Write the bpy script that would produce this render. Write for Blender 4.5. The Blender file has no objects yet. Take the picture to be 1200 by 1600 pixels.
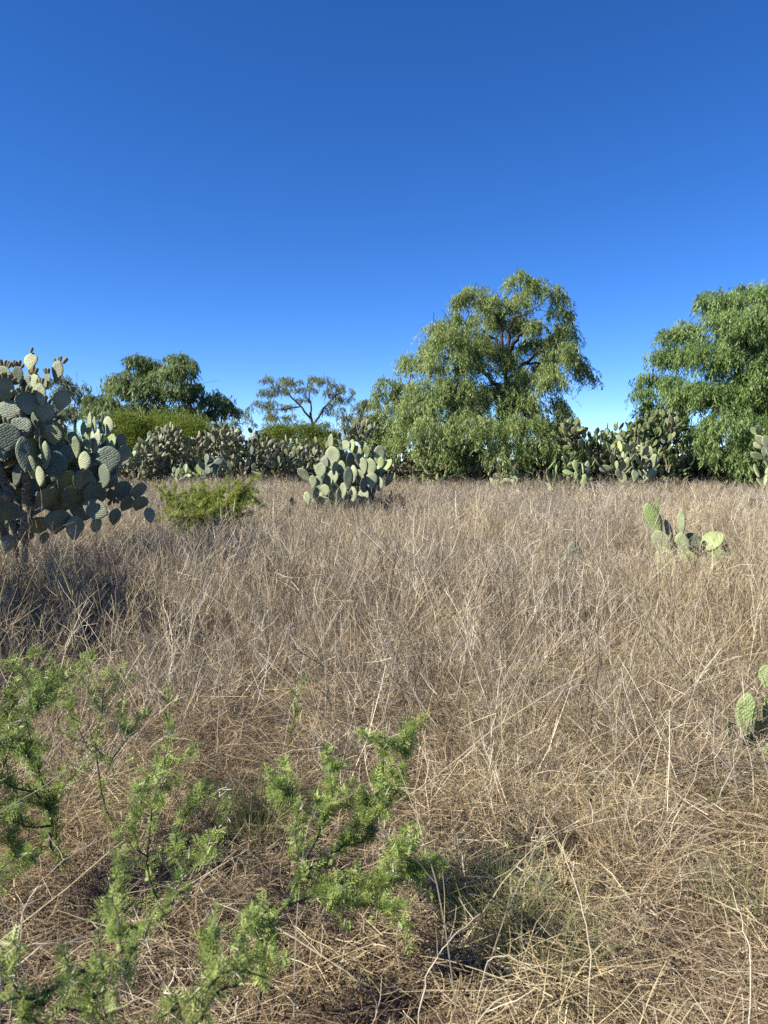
import bpy, math, random, zlib
import numpy as np
from mathutils import Vector, Matrix

# ------------------------------------------------------------------ camera, sky, sun, exposure
scene = bpy.context.scene
COL = scene.collection
PITCH = math.radians(3.8)
CAM_H = 1.6
cam_data = bpy.data.cameras.new('camera')
cam_data.sensor_fit = 'VERTICAL'
cam_data.sensor_height = 36.0
cam_data.lens = 27.0
cam_data.clip_start = 0.05
cam_data.clip_end = 3000
cam_data.dof.use_dof = True
cam_data.dof.focus_distance = 8.0
cam_data.dof.aperture_fstop = 7.5
cam = bpy.data.objects.new('camera', cam_data)
COL.objects.link(cam)
cam.location = (0, 0, CAM_H)
cam.rotation_euler = (math.radians(90) - PITCH, 0, 0)
scene.camera = cam

SUN_EL, SUN_AZ = math.radians(38), math.radians(-110)      # azimuth clockwise from the view direction
world = bpy.data.worlds.new('World')
scene.world = world
world.use_nodes = True
wn = world.node_tree
sky = wn.nodes.new('ShaderNodeTexSky')
sky.sky_type = 'NISHITA'
sky.sun_disc = False
sky.air_density = 0.7
sky.dust_density = 0.0
sky.ozone_density = 4.0
sky.altitude = 2000
sky.sun_elevation = SUN_EL
sky.sun_rotation = SUN_AZ
hs = wn.nodes.new('ShaderNodeHueSaturation')
hs.inputs['Saturation'].default_value = 1.24
hs.inputs['Hue'].default_value = 0.509
wn.links.new(sky.outputs[0], hs.inputs['Color'])
wn.links.new(hs.outputs[0], wn.nodes['Background'].inputs[0])
wn.nodes['Background'].inputs[1].default_value = 0.088

sun_data = bpy.data.lights.new('sun', 'SUN')
sun_data.energy = 5.0
sun_data.angle = math.radians(0.53)
sun_data.color = (1.0, 0.935, 0.82)
sun = bpy.data.objects.new('sun', sun_data)
COL.objects.link(sun)
SUN_DIR = Vector((math.sin(SUN_AZ) * math.cos(SUN_EL), math.cos(SUN_AZ) * math.cos(SUN_EL), math.sin(SUN_EL)))
sun.rotation_euler = SUN_DIR.to_track_quat('Z', 'Y').to_euler()
sun.location = SUN_DIR * 60

vs = scene.view_settings
vs.view_transform = 'Standard'
vs.look = 'None'
vs.exposure = 1.36
vs.gamma = 1.0
vs.use_curve_mapping = False
scene.render.engine = 'CYCLES'
scene.cycles.use_denoising = False
scene.cycles.max_bounces = 4
scene.cycles.transparent_max_bounces = 4

# ------------------------------------------------------------------ helpers
rng = np.random.default_rng(7)
random.seed(7)


def reseed(text):
    """each plant draws its own random numbers, so changing one leaves the others alone"""
    global rng
    rng = np.random.default_rng(zlib.crc32(text.encode()))


def ground_z(x, y):
    return (0.05 * np.sin(x * 0.55 + 1.0) * np.cos(y * 0.37) + 0.035 * np.sin(x * 1.3 - y * 0.9)
            + 0.02 * np.sin(x * 2.9 + y * 2.3) + 0.30 * np.clip((y - 11) / 17, 0, 1))


def at(px, py, d):
    """point of the place seen at a spot of the photograph, d metres ahead"""
    xc, yc = (px - 600) / 1200, (800 - py) / 1200
    dy = math.cos(PITCH) + yc * math.sin(PITCH)
    dz = -math.sin(PITCH) + yc * math.cos(PITCH)
    s = d / dy
    return Vector((xc * s, d, CAM_H + dz * s))


def on_ground(px, d):
    p = at(px, 800, d)
    return Vector((p.x, d, float(ground_z(p.x, d))))


class MB:
    """collects vertices and faces for one mesh"""
    def __init__(self):
        self.V, self.F, self.T, self.n = [], [], [], 0
        self.UV = []

    def add(self, verts, faces, tint=0.5, uv=None):
        verts = np.asarray(verts, dtype=np.float32).reshape(-1, 3)
        self.V.append(verts)
        fa = np.asarray(faces, dtype=np.int32)
        self.F.append(fa + self.n)
        t = np.asarray(tint, dtype=np.float32)
        self.T.append(np.full(len(verts), t) if t.ndim == 0 else t)
        self.UV.append(np.zeros((len(verts), 2), np.float32) if uv is None else np.asarray(uv, np.float32))
        self.n += len(verts)

    def mesh(self, name, mat, smooth=False):
        V = np.concatenate(self.V)
        T = np.concatenate(self.T)
        UV = np.concatenate(self.UV)
        quads = [f for f in self.F if f.shape[1] == 4]
        tris = [f for f in self.F if f.shape[1] == 3]
        loops, starts, totals, pos = [], [], [], 0
        for grp, k in ((quads, 4), (tris, 3)):
            if grp:
                a = np.concatenate(grp)
                loops.append(a.ravel())
                starts.append(pos + np.arange(len(a)) * k)
                totals.append(np.full(len(a), k))
                pos += a.size
        loops = np.concatenate(loops).astype(np.int32)
        starts = np.concatenate(starts).astype(np.int32)
        totals = np.concatenate(totals).astype(np.int32)
        me = bpy.data.meshes.new(name)
        me.vertices.add(len(V))
        me.vertices.foreach_set('co', V.ravel())
        me.loops.add(len(loops))
        me.loops.foreach_set('vertex_index', loops)
        me.polygons.add(len(starts))
        me.polygons.foreach_set('loop_start', starts)
        me.polygons.foreach_set('loop_total', totals)
        at_ = me.attributes.new('tint', 'FLOAT', 'POINT')
        at_.data.foreach_set('value', T.astype(np.float32))
        uvl = me.uv_layers.new(name='UVMap')
        uvl.data.foreach_set('uv', UV[loops].astype(np.float32).ravel())
        if smooth:
            me.polygons.foreach_set('use_smooth', np.ones(len(starts), dtype=bool))
        me.update(calc_edges=True)
        me.validate()
        if mat is not None:
            me.materials.append(mat)
        return me


def link(name, data, parent=None, loc=None):
    o = bpy.data.objects.new(name, data)
    COL.objects.link(o)
    if parent is not None:
        o.parent = parent
    if loc is not None:
        o.location = loc
    return o


def tag(o, label, cat=None, group=None, kind=None):
    o['label'] = label
    if cat:
        o['category'] = cat
    if group:
        o['group'] = group
    if kind:
        o['kind'] = kind
    return o


def norm(v):
    v = np.asarray(v, dtype=float)
    return v / (np.linalg.norm(v) + 1e-12)


def tube(mb, pts, radii, sides=6, tint=0.5, rough=0.0, cap=True):
    pts = np.asarray(pts, dtype=float)
    n = len(pts)
    radii = np.broadcast_to(np.asarray(radii, dtype=float), (n,))
    tan = np.gradient(pts, axis=0)
    up = np.array([0.3, 0.5, 0.81])
    V = []
    for i in range(n):
        t = norm(tan[i])
        a = norm(np.cross(t, up) if abs(t @ up) < 0.95 else np.cross(t, [1, 0, 0]))
        b = np.cross(t, a)
        ang = np.arange(sides) / sides * 2 * math.pi
        rr = radii[i] * (1 + rough * rng.uniform(-1, 1, sides))
        V.append(pts[i] + (np.cos(ang) * rr)[:, None] * a + (np.sin(ang) * rr)[:, None] * b)
    V = np.concatenate(V)
    F = []
    for i in range(n - 1):
        for k in range(sides):
            k2 = (k + 1) % sides
            F.append((i * sides + k, i * sides + k2, (i + 1) * sides + k2, (i + 1) * sides + k))
    mb.add(V, F, tint)
    if cap:
        e = (n - 1) * sides
        mb.add(np.concatenate([V[e:e + sides], pts[-1:] + norm(tan[-1]) * radii[-1] * 0.6]),
               [(k, (k + 1) % sides, sides) for k in range(sides)], tint)


def ribbon(mb, pts, w0, w1, tint, wdir=None):
    """narrow leaf-like strip along pts, tapering from w0 to w1"""
    pts = np.asarray(pts, dtype=float)
    n = len(pts)
    t = norm(pts[-1] - pts[0])
    if wdir is None:
        wdir = rng.normal(size=3)
    s = np.cross(t, wdir)
    s = s / (np.linalg.norm(s) + 1e-9)
    w = np.linspace(w0, w1, n)[:, None] * 0.5
    V = np.empty((2 * n, 3))
    V[0::2] = pts - s * w
    V[1::2] = pts + s * w
    F = [(2 * i, 2 * i + 1, 2 * i + 3, 2 * i + 2) for i in range(n - 1)]
    mb.add(V, F, tint)


def wander(p0, d0, length, n, jitter, droop=0.0):
    """points of a stem that wanders and droops"""
    p = np.array(p0, dtype=float)
    d = norm(d0)
    out = [p.copy()]
    for i in range(n):
        d = norm(d + rng.normal(size=3) * jitter + np.array([0, 0, -droop]) * (i + 1) / n)
        p = p + d * length / n
        out.append(p.copy())
    return np.array(out)


# ------------------------------------------------------------------ materials
ALB = 0.66      # measured tints below are brightened; this brings them to real-world reflectance


def alb(stops):
    return [(p_, tuple(v_ * ALB for v_ in c_)) for p_, c_ in stops]


def new_mat(name):
    m = bpy.data.materials.new(name)
    m.use_nodes = True
    nt = m.node_tree
    for n in list(nt.nodes):
        nt.nodes.remove(n)
    out = nt.nodes.new('ShaderNodeOutputMaterial')
    return m, nt, out


def N(nt, kind, **kw):
    n = nt.nodes.new(kind)
    for k, v in kw.items():
        setattr(n, k, v)
    return n


def ramp(nt, fac, stops):
    r = nt.nodes.new('ShaderNodeValToRGB')
    el = r.color_ramp.elements
    while len(el) > 1:
        el.remove(el[-1])
    el[0].position, el[0].color = stops[0][0], (*stops[0][1], 1)
    for p, c in stops[1:]:
        e = el.new(p)
        e.color = (*c, 1)
    nt.links.new(fac, r.inputs[0])
    return r.outputs[0]


def mixc(nt, fac, a, b, mode='MIX'):
    m = nt.nodes.new('ShaderNodeMix')
    m.data_type = 'RGBA'
    m.blend_type = mode
    for sock, v in ((m.inputs[0], fac), (m.inputs[6], a), (m.inputs[7], b)):
        if isinstance(v, (int, float)):
            sock.default_value = v
        elif isinstance(v, tuple):
            sock.default_value = (*v, 1)
        else:
            nt.links.new(v, sock)
    return m.outputs[2]


def leaf_mat(name, stops, translucent=0.35, rough=0.6, patch=None, patch_scale=0.6, spec=0.25):
    """thin leaf or straw: per-leaf tint, optional patches over the ground, light passing through"""
    m, nt, out = new_mat(name)
    a = N(nt, 'ShaderNodeAttribute', attribute_name='tint')
    c = ramp(nt, a.outputs['Fac'], alb(stops))
    if patch is not None:
        g = N(nt, 'ShaderNodeNewGeometry')
        no = N(nt, 'ShaderNodeTexNoise')
        no.inputs['Scale'].default_value = patch_scale
        no.inputs['Detail'].default_value = 3
        nt.links.new(g.outputs['Position'], no.inputs['Vector'])
        f = ramp(nt, no.outputs[0], [(0.40, (0, 0, 0)), (0.62, (1, 1, 1))])
        c2 = ramp(nt, a.outputs['Fac'], alb(patch))
        c = mixc(nt, f, c, c2)
    p = N(nt, 'ShaderNodeBsdfPrincipled')
    nt.links.new(c, p.inputs['Base Color'])
    p.inputs['Roughness'].default_value = rough
    p.inputs['Specular IOR Level'].default_value = spec
    t = N(nt, 'ShaderNodeBsdfTranslucent')
    nt.links.new(c, t.inputs['Color'])
    mx = N(nt, 'ShaderNodeMixShader')
    mx.inputs[0].default_value = translucent
    nt.links.new(p.outputs[0], mx.inputs[1])
    nt.links.new(t.outputs[0], mx.inputs[2])
    nt.links.new(mx.outputs[0], out.inputs[0])
    return m


def bark_mat(name, c1, c2, scale=12, bump=0.6, stretch=(1, 1, 0.25)):
    m, nt, out = new_mat(name)
    tc = N(nt, 'ShaderNodeTexCoord')
    mp = N(nt, 'ShaderNodeMapping')
    mp.inputs['Scale'].default_value = stretch
    nt.links.new(tc.outputs['Object'], mp.inputs[0])
    no = N(nt, 'ShaderNodeTexNoise')
    no.inputs['Scale'].default_value = scale
    no.inputs['Detail'].default_value = 6
    nt.links.new(mp.outputs[0], no.inputs['Vector'])
    c = ramp(nt, no.outputs[0], alb([(0.35, c1), (0.65, c2)]))
    p = N(nt, 'ShaderNodeBsdfPrincipled')
    p.inputs['Roughness'].default_value = 0.85
    p.inputs['Specular IOR Level'].default_value = 0.2
    nt.links.new(c, p.inputs['Base Color'])
    b = N(nt, 'ShaderNodeBump')
    b.inputs['Strength'].default_value = bump
    b.inputs['Distance'].default_value = 0.02
    nt.links.new(no.outputs[0], b.inputs['Height'])
    nt.links.new(b.outputs[0], p.inputs['Normal'])
    nt.links.new(p.outputs[0], out.inputs[0])
    return m


def pad_mat(name, cols, spot, spot_amt=0.32, cork=0.5, spacing=13.0, bump=0.38):
    """cactus pad: waxy green with a lattice of raised areoles, corky marks towards the foot"""
    m, nt, out = new_mat(name)
    uv = N(nt, 'ShaderNodeUVMap', uv_map='UVMap')
    oi = N(nt, 'ShaderNodeObjectInfo')
    mp = N(nt, 'ShaderNodeMapping')
    mp.inputs['Rotation'].default_value = (0, 0, math.radians(38))
    mp.inputs['Scale'].default_value = (spacing, spacing, 1)
    nt.links.new(uv.outputs[0], mp.inputs[0])
    vo = N(nt, 'ShaderNodeTexVoronoi')
    vo.voronoi_dimensions = '2D'
    vo.inputs['Scale'].default_value = 1.0
    vo.inputs['Randomness'].default_value = 0.5
    nt.links.new(mp.outputs[0], vo.inputs['Vector'])
    dot = ramp(nt, vo.outputs['Distance'], [(0.05, (1, 1, 1)), (0.19, (0, 0, 0))])
    hill = ramp(nt, vo.outputs['Distance'], [(0.05, (1, 1, 1)), (0.62, (0, 0, 0))])
    tint = N(nt, 'ShaderNodeAttribute', attribute_name='tint')
    add = N(nt, 'ShaderNodeMath', operation='MULTIPLY_ADD')
    nt.links.new(oi.outputs['Random'], add.inputs[0])
    add.inputs[1].default_value = 0.7
    tm = N(nt, 'ShaderNodeMath', operation='MULTIPLY')
    nt.links.new(tint.outputs['Fac'], tm.inputs[0])
    tm.inputs[1].default_value = 0.3
    nt.links.new(tm.outputs[0], add.inputs[2])
    base = ramp(nt, add.outputs[0], alb([(i / max(1, len(cols) - 1), c) for i, c in enumerate(cols)]))
    tc = N(nt, 'ShaderNodeTexCoord')
    no = N(nt, 'ShaderNodeTexNoise')
    no.inputs['Scale'].default_value = 4.0
    no.inputs['Detail'].default_value = 5
    g = N(nt, 'ShaderNodeNewGeometry')
    nt.links.new(g.outputs['Position'], no.inputs['Vector'])
    bl = ramp(nt, no.outputs[0], [(0.3, (0.66, 0.68, 0.68)), (0.7, (1.25, 1.22, 1.15))])
    base = mixc(nt, 1.0, base, bl, 'MULTIPLY')
    dm = N(nt, 'ShaderNodeMath', operation='MULTIPLY')
    nt.links.new(dot, dm.inputs[0])
    dm.inputs[1].default_value = spot_amt
    base = mixc(nt, dm.outputs[0], base, tuple(v_ * ALB for v_ in spot))
    # corky foot and scars
    sep = N(nt, 'ShaderNodeSeparateXYZ')
    nt.links.new(uv.outputs[0], sep.inputs[0])
    n2 = N(nt, 'ShaderNodeTexNoise')
    n2.inputs['Scale'].default_value = 9.0
    n2.inputs['Detail'].default_value = 4
    nt.links.new(g.outputs['Position'], n2.inputs['Vector'])
    sb = N(nt, 'ShaderNodeMath', operation='MULTIPLY_ADD')
    nt.links.new(n2.outputs[0], sb.inputs[0])
    sb.inputs[1].default_value = 0.5
    nt.links.new(sep.outputs['Y'], sb.inputs[2])
    foot = ramp(nt, sb.outputs[0], [(0.26, (1, 1, 1)), (0.42, (0, 0, 0))])
    fm = N(nt, 'ShaderNodeMath', operation='MULTIPLY')
    nt.links.new(foot, fm.inputs[0])
    fm.inputs[1].default_value = cork
    base = mixc(nt, fm.outputs[0], base, (0.20, 0.17, 0.11))
    scar = ramp(nt, n2.outputs[0], [(0.60, (0, 0, 0)), (0.68, (1, 1, 1))])
    sm = N(nt, 'ShaderNodeMath', operation='MULTIPLY')
    nt.links.new(scar, sm.inputs[0])
    sm.inputs[1].default_value = cork * 0.8
    base = mixc(nt, sm.outputs[0], base, (0.22, 0.19, 0.13))
    p = N(nt, 'ShaderNodeBsdfPrincipled')
    nt.links.new(base, p.inputs['Base Color'])
    p.inputs['Roughness'].default_value = 0.55
    p.inputs['Specular IOR Level'].default_value = 0.3
    hh = N(nt, 'ShaderNodeMath', operation='MULTIPLY_ADD')
    nt.links.new(no.outputs[0], hh.inputs[0])
    hh.inputs[1].default_value = 0.35
    nt.links.new(hill, hh.inputs[2])
    b = N(nt, 'ShaderNodeBump')
    b.inputs['Strength'].default_value = bump
    b.inputs['Distance'].default_value = 0.012
    nt.links.new(hh.outputs[0], b.inputs['Height'])
    nt.links.new(b.outputs[0], p.inputs['Normal'])
    nt.links.new(p.outputs[0], out.inputs[0])
    return m


M_PAD = pad_mat('pad_glaucous', [(0.12, 0.16, 0.115), (0.185, 0.23, 0.16), (0.31, 0.355, 0.245)], (0.52, 0.52, 0.42))
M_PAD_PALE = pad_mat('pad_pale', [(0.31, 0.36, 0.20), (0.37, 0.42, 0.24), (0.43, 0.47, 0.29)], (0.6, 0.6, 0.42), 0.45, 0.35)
M_PAD_YOUNG = pad_mat('pad_young', [(0.27, 0.36, 0.13), (0.33, 0.42, 0.17), (0.25, 0.34, 0.12)], (0.5, 0.52, 0.3), 0.3, 0.15, bump=.4)
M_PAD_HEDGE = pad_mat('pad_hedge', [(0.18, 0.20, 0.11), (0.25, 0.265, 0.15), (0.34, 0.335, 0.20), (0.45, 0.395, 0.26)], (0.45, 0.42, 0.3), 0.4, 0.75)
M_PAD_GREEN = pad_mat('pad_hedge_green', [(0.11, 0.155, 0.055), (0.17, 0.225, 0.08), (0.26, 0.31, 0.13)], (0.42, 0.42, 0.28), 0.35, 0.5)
M_PAD_DEAD = pad_mat('pad_dead', [(0.42, 0.34, 0.23), (0.52, 0.43, 0.30), (0.36, 0.27, 0.18)], (0.5, 0.42, 0.3), 0.3, 0.4)
M_CORK = bark_mat('cactus_cork', (0.16, 0.13, 0.085), (0.40, 0.35, 0.24), 16, 1.0, (1, 1, 2.6))
M_FRUIT = bark_mat('fruit_skin', (0.19, 0.22, 0.11), (0.27, 0.20, 0.13), 6, 0.2)
M_SPINE = bark_mat('spine', (0.62, 0.58, 0.46), (0.75, 0.70, 0.58), 20, 0.1)
M_BARK = bark_mat('bark_grey', (0.035, 0.029, 0.023), (0.09, 0.075, 0.06), 7)
M_TWIG = bark_mat('twig_dark', (0.035, 0.03, 0.025), (0.12, 0.10, 0.08), 40, 0.6)
M_WEED = leaf_mat('dry_weed', [(0.0, (0.12, 0.095, 0.066)), (0.45, (0.325, 0.275, 0.20)), (0.8, (0.55, 0.475, 0.36)), (1.0, (0.86, 0.785, 0.63))],
                  0.15, 0.6, [(0.0, (0.19, 0.14, 0.08)), (0.45, (0.45, 0.36, 0.21)), (0.8, (0.65, 0.54, 0.34)), (1.0, (0.84, 0.74, 0.53))], 0.45)
M_STRAW = leaf_mat('straw', [(0.0, (0.24, 0.17, 0.09)), (0.4, (0.46, 0.35, 0.19)), (0.8, (0.62, 0.49, 0.27)), (1.0, (0.74, 0.63, 0.40))],
                   0.25, 0.5, [(0.0, (0.19, 0.135, 0.09)), (0.4, (0.36, 0.28, 0.19)), (0.8, (0.50, 0.40, 0.28)), (1.0, (0.64, 0.55, 0.42))], 0.9)
M_LITTER = leaf_mat('litter', [(0.0, (0.11, 0.08, 0.052)), (0.4, (0.28, 0.21, 0.135)), (0.8, (0.50, 0.40, 0.26)), (1.0, (0.78, 0.68, 0.49))],
                    0.1, 0.65, [(0.0, (0.16, 0.11, 0.065)), (0.4, (0.36, 0.27, 0.15)), (0.8, (0.54, 0.42, 0.23)), (1.0, (0.7, 0.58, 0.36))], 0.8)
M_LITTER_PALE = leaf_mat('litter_pale', [(0.0, (0.20, 0.15, 0.08)), (0.4, (0.52, 0.42, 0.23)), (0.8, (0.74, 0.62, 0.36)), (1.0, (0.90, 0.80, 0.54))],
                         0.15, 0.55, [(0.0, (0.17, 0.12, 0.075)), (0.4, (0.40, 0.31, 0.19)), (0.8, (0.57, 0.46, 0.29)), (1.0, (0.72, 0.62, 0.45))], 1.4)
M_STALK = leaf_mat('bleached_stalk', [(0.0, (0.50, 0.42, 0.30)), (1.0, (0.74, 0.67, 0.53))], 0.05, 0.5)
M_GRASS = leaf_mat('green_grass', [(0.0, (0.13, 0.19, 0.05)), (0.6, (0.24, 0.30, 0.10)), (0.85, (0.36, 0.37, 0.15)), (1.0, (0.58, 0.49, 0.28))], 0.35, 0.5)
M_ACACIA = leaf_mat('acacia_leaf', [(0.0, (0.17, 0.25, 0.05)), (0.5, (0.345, 0.46, 0.115)), (0.95, (0.54, 0.64, 0.21)), (1.0, (0.60, 0.58, 0.20))], 0.4, 0.45)
M_MESQ = leaf_mat('mesquite_leaf', [(0.0, (0.13, 0.19, 0.026)), (0.5, (0.21, 0.28, 0.04)), (1.0, (0.30, 0.37, 0.065))], 0.35, 0.6)
M_BUSH = leaf_mat('bush_leaf', [(0.0, (0.19, 0.25, 0.045)), (0.5, (0.31, 0.38, 0.07)), (1.0, (0.47, 0.52, 0.12))], 0.4, 0.55)


def pepper_mat(name, a, b, c):
    return leaf_mat(name, [(0.0, a), (0.5, b), (1.0, c)], 0.44, 0.5)


M_PEP_OLIVE = pepper_mat('pepper_olive', (0.19, 0.27, 0.08), (0.35, 0.45, 0.145), (0.55, 0.64, 0.27))
M_PEP_GREEN = pepper_mat('pepper_green', (0.145, 0.245, 0.07), (0.275, 0.405, 0.125), (0.46, 0.59, 0.24))
M_PEP_DARK = pepper_mat('pepper_dark', (0.14, 0.21, 0.07), (0.24, 0.325, 0.115), (0.37, 0.45, 0.19))
M_PEP_GREY = pepper_mat('pepper_grey', (0.16, 0.215, 0.10), (0.255, 0.315, 0.16), (0.37, 0.42, 0.235))

# soil
m, nt, out = new_mat('soil')
g = N(nt, 'ShaderNodeNewGeometry')
n1 = N(nt, 'ShaderNodeTexNoise')
n1.inputs['Scale'].default_value = 1.1
n1.inputs['Detail'].default_value = 8
n2 = N(nt, 'ShaderNodeTexNoise')
n2.inputs['Scale'].default_value = 45
n2.inputs['Detail'].default_value = 6
nt.links.new(g.outputs['Position'], n1.inputs['Vector'])
nt.links.new(g.outputs['Position'], n2.inputs['Vector'])
ca = ramp(nt, n1.outputs[0], [(0.3, (0.065, 0.045, 0.032)), (0.7, (0.125, 0.09, 0.06))])
cb = ramp(nt, n2.outputs[0], [(0.3, (0.6, 0.6, 0.6)), (0.7, (1.35, 1.3, 1.25))])
cc = mixc(nt, 1.0, ca, cb, 'MULTIPLY')
p = N(nt, 'ShaderNodeBsdfPrincipled')
p.inputs['Roughness'].default_value = 0.95
p.inputs['Specular IOR Level'].default_value = 0.1
nt.links.new(cc, p.inputs['Base Color'])
b = N(nt, 'ShaderNodeBump')
b.inputs['Strength'].default_value = 0.8
b.inputs['Distance'].default_value = 0.02
nt.links.new(n2.outputs[0], b.inputs['Height'])
nt.links.new(b.outputs[0], p.inputs['Normal'])
nt.links.new(p.outputs[0], out.inputs[0])
M_SOIL = m

# ------------------------------------------------------------------ ground
xs = np.concatenate([-np.geomspace(900, 22, 14), np.linspace(-20, 20, 101), np.geomspace(22, 900, 14)])
ys = np.concatenate([[-300, -80, -25, -10, -4], np.linspace(-2, 40, 106), np.geomspace(42, 1500, 18)])
GX, GY = np.meshgrid(xs, ys)
fade = np.clip(1.4 - (np.abs(GX) + np.abs(GY)) / 120, 0, 1)
GZ = ground_z(GX, GY) * np.maximum(fade, np.clip((GY - 20) / 10, 0, 1))
mb = MB()
nx_, ny_ = len(xs), len(ys)
ii = (np.arange(ny_ - 1)[:, None] * nx_ + np.arange(nx_ - 1)[None]).ravel()
mb.add(np.stack([GX.ravel(), GY.ravel(), GZ.ravel()], 1), np.stack([ii, ii + 1, ii + nx_ + 1, ii + nx_], 1))
gr = link('ground', mb.mesh('ground', M_SOIL, True))
tag(gr, 'brown dry soil of the field under the dead grass', kind='structure')

# ------------------------------------------------------------------ pepper trees and other trees
def make_spray(n_leaf, length, leaf_l, leaf_w, out_amt, seed):
    """one hanging spray: leaflets along a shoot that goes out and then drops"""
    r = np.random.default_rng(seed)
    V, T = [], []
    for i in range(n_leaf):
        t = (i + r.uniform(0, 1)) / n_leaf
        x = out_amt * (1 - (1 - min(1, t * 1.6)) ** 2)
        z = -length * max(0.0, t - 0.12) ** 1.25
        p = np.array([x, 0, z]) + r.normal(size=3) * 0.035
        a = r.uniform(0, 2 * math.pi)
        d = norm([math.cos(a) * 0.55, math.sin(a) * 0.55, -1.0 + 0.5 * r.uniform(-1, 1)])
        s = norm(np.cross(d, r.normal(size=3)))
        L = leaf_l * r.uniform(0.7, 1.3)
        w = leaf_w * r.uniform(0.7, 1.3)
        V += [p, p + d * L * 0.5 + s * w * 0.5, p + d * L, p + d * L * 0.5 - s * w * 0.5]
        T += [r.uniform(0, 1)] * 4
    return np.array(V), np.array(T)


def make_tuft(n_leaf, length, leaf_l, leaf_w, seed, spread=0.9):
    """one upright tuft of fine leaves round a short shoot"""
    r = np.random.default_rng(seed)
    V, T = [], []
    for i in range(n_leaf):
        t = r.uniform(0, 1)
        p = np.array([0, 0, length * t]) + r.normal(size=3) * length * 0.18
        d = norm([r.normal() * spread, r.normal() * spread, 0.7])
        s = norm(np.cross(d, r.normal(size=3)))
        L = leaf_l * r.uniform(0.7, 1.3)
        w = leaf_w * r.uniform(0.7, 1.3)
        V += [p, p + d * L * 0.5 + s * w * 0.5, p + d * L, p + d * L * 0.5 - s * w * 0.5]
        T += [r.uniform(0, 1)] * 4
    return np.array(V), np.array(T)


SPRAYS = [make_spray(22, 0.85, 0.17, 0.036, 0.28, 100 + i) for i in range(10)]
SPRAYS_SHORT = [make_spray(20, 0.5, 0.16, 0.04, 0.30, 200 + i) for i in range(10)]
SPRAYS_MIX = SPRAYS[:4] + SPRAYS_SHORT[:7]
SPRAYS_FAR = [make_spray(14, 0.5, 0.24, 0.06, 0.35, 300 + i) for i in range(8)]
TUFTS = [make_tuft(22, 0.45, 0.13, 0.026, 400 + i) for i in range(8)]


def scatter(mb, protos, P, rotz, scale, tilt=0.0, tint_shift=None):
    P = np.asarray(P)
    idx = rng.integers(0, len(protos), len(P))
    for k, (PV, PT) in enumerate(protos):
        sel = np.where(idx == k)[0]
        if not len(sel):
            continue
        c, s = np.cos(rotz[sel]), np.sin(rotz[sel])
        tx = rng.normal(size=len(sel)) * tilt
        ty = rng.normal(size=len(sel)) * tilt
        X = PV[None, :, 0] + tx[:, None] * PV[None, :, 2]
        Y = PV[None, :, 1] + ty[:, None] * PV[None, :, 2]
        sc = scale[sel][:, None]
        W = np.stack([(X * c[:, None] - Y * s[:, None]) * sc, (X * s[:, None] + Y * c[:, None]) * sc,
                      np.broadcast_to(PV[None, :, 2], X.shape) * sc], 2) + P[sel][:, None, :]
        sh = 0 if tint_shift is None else tint_shift[sel][:, None]
        T = np.clip(PT[None] * 0.7 + 0.15 + sh, 0, 1)
        n = len(sel) * len(PV)
        mb.add(W.reshape(-1, 3), np.arange(n).reshape(-1, 4), np.broadcast_to(T, (len(sel), len(PV))).ravel())


def limb_path(a, b, sag=0.04, n=6):
    a, b = np.array(a), np.array(b)
    L = np.linalg.norm(b - a)
    t = np.linspace(0, 1, n + 1)[:, None]
    P = a + (b - a) * t
    off = rng.normal(size=3) * L * 0.07
    off[2] += L * sag
    P = P + off * (t * (1 - t) * 4)
    P[1:-1] += rng.normal(size=(n - 1, 3)) * L * 0.025
    return P


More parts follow.
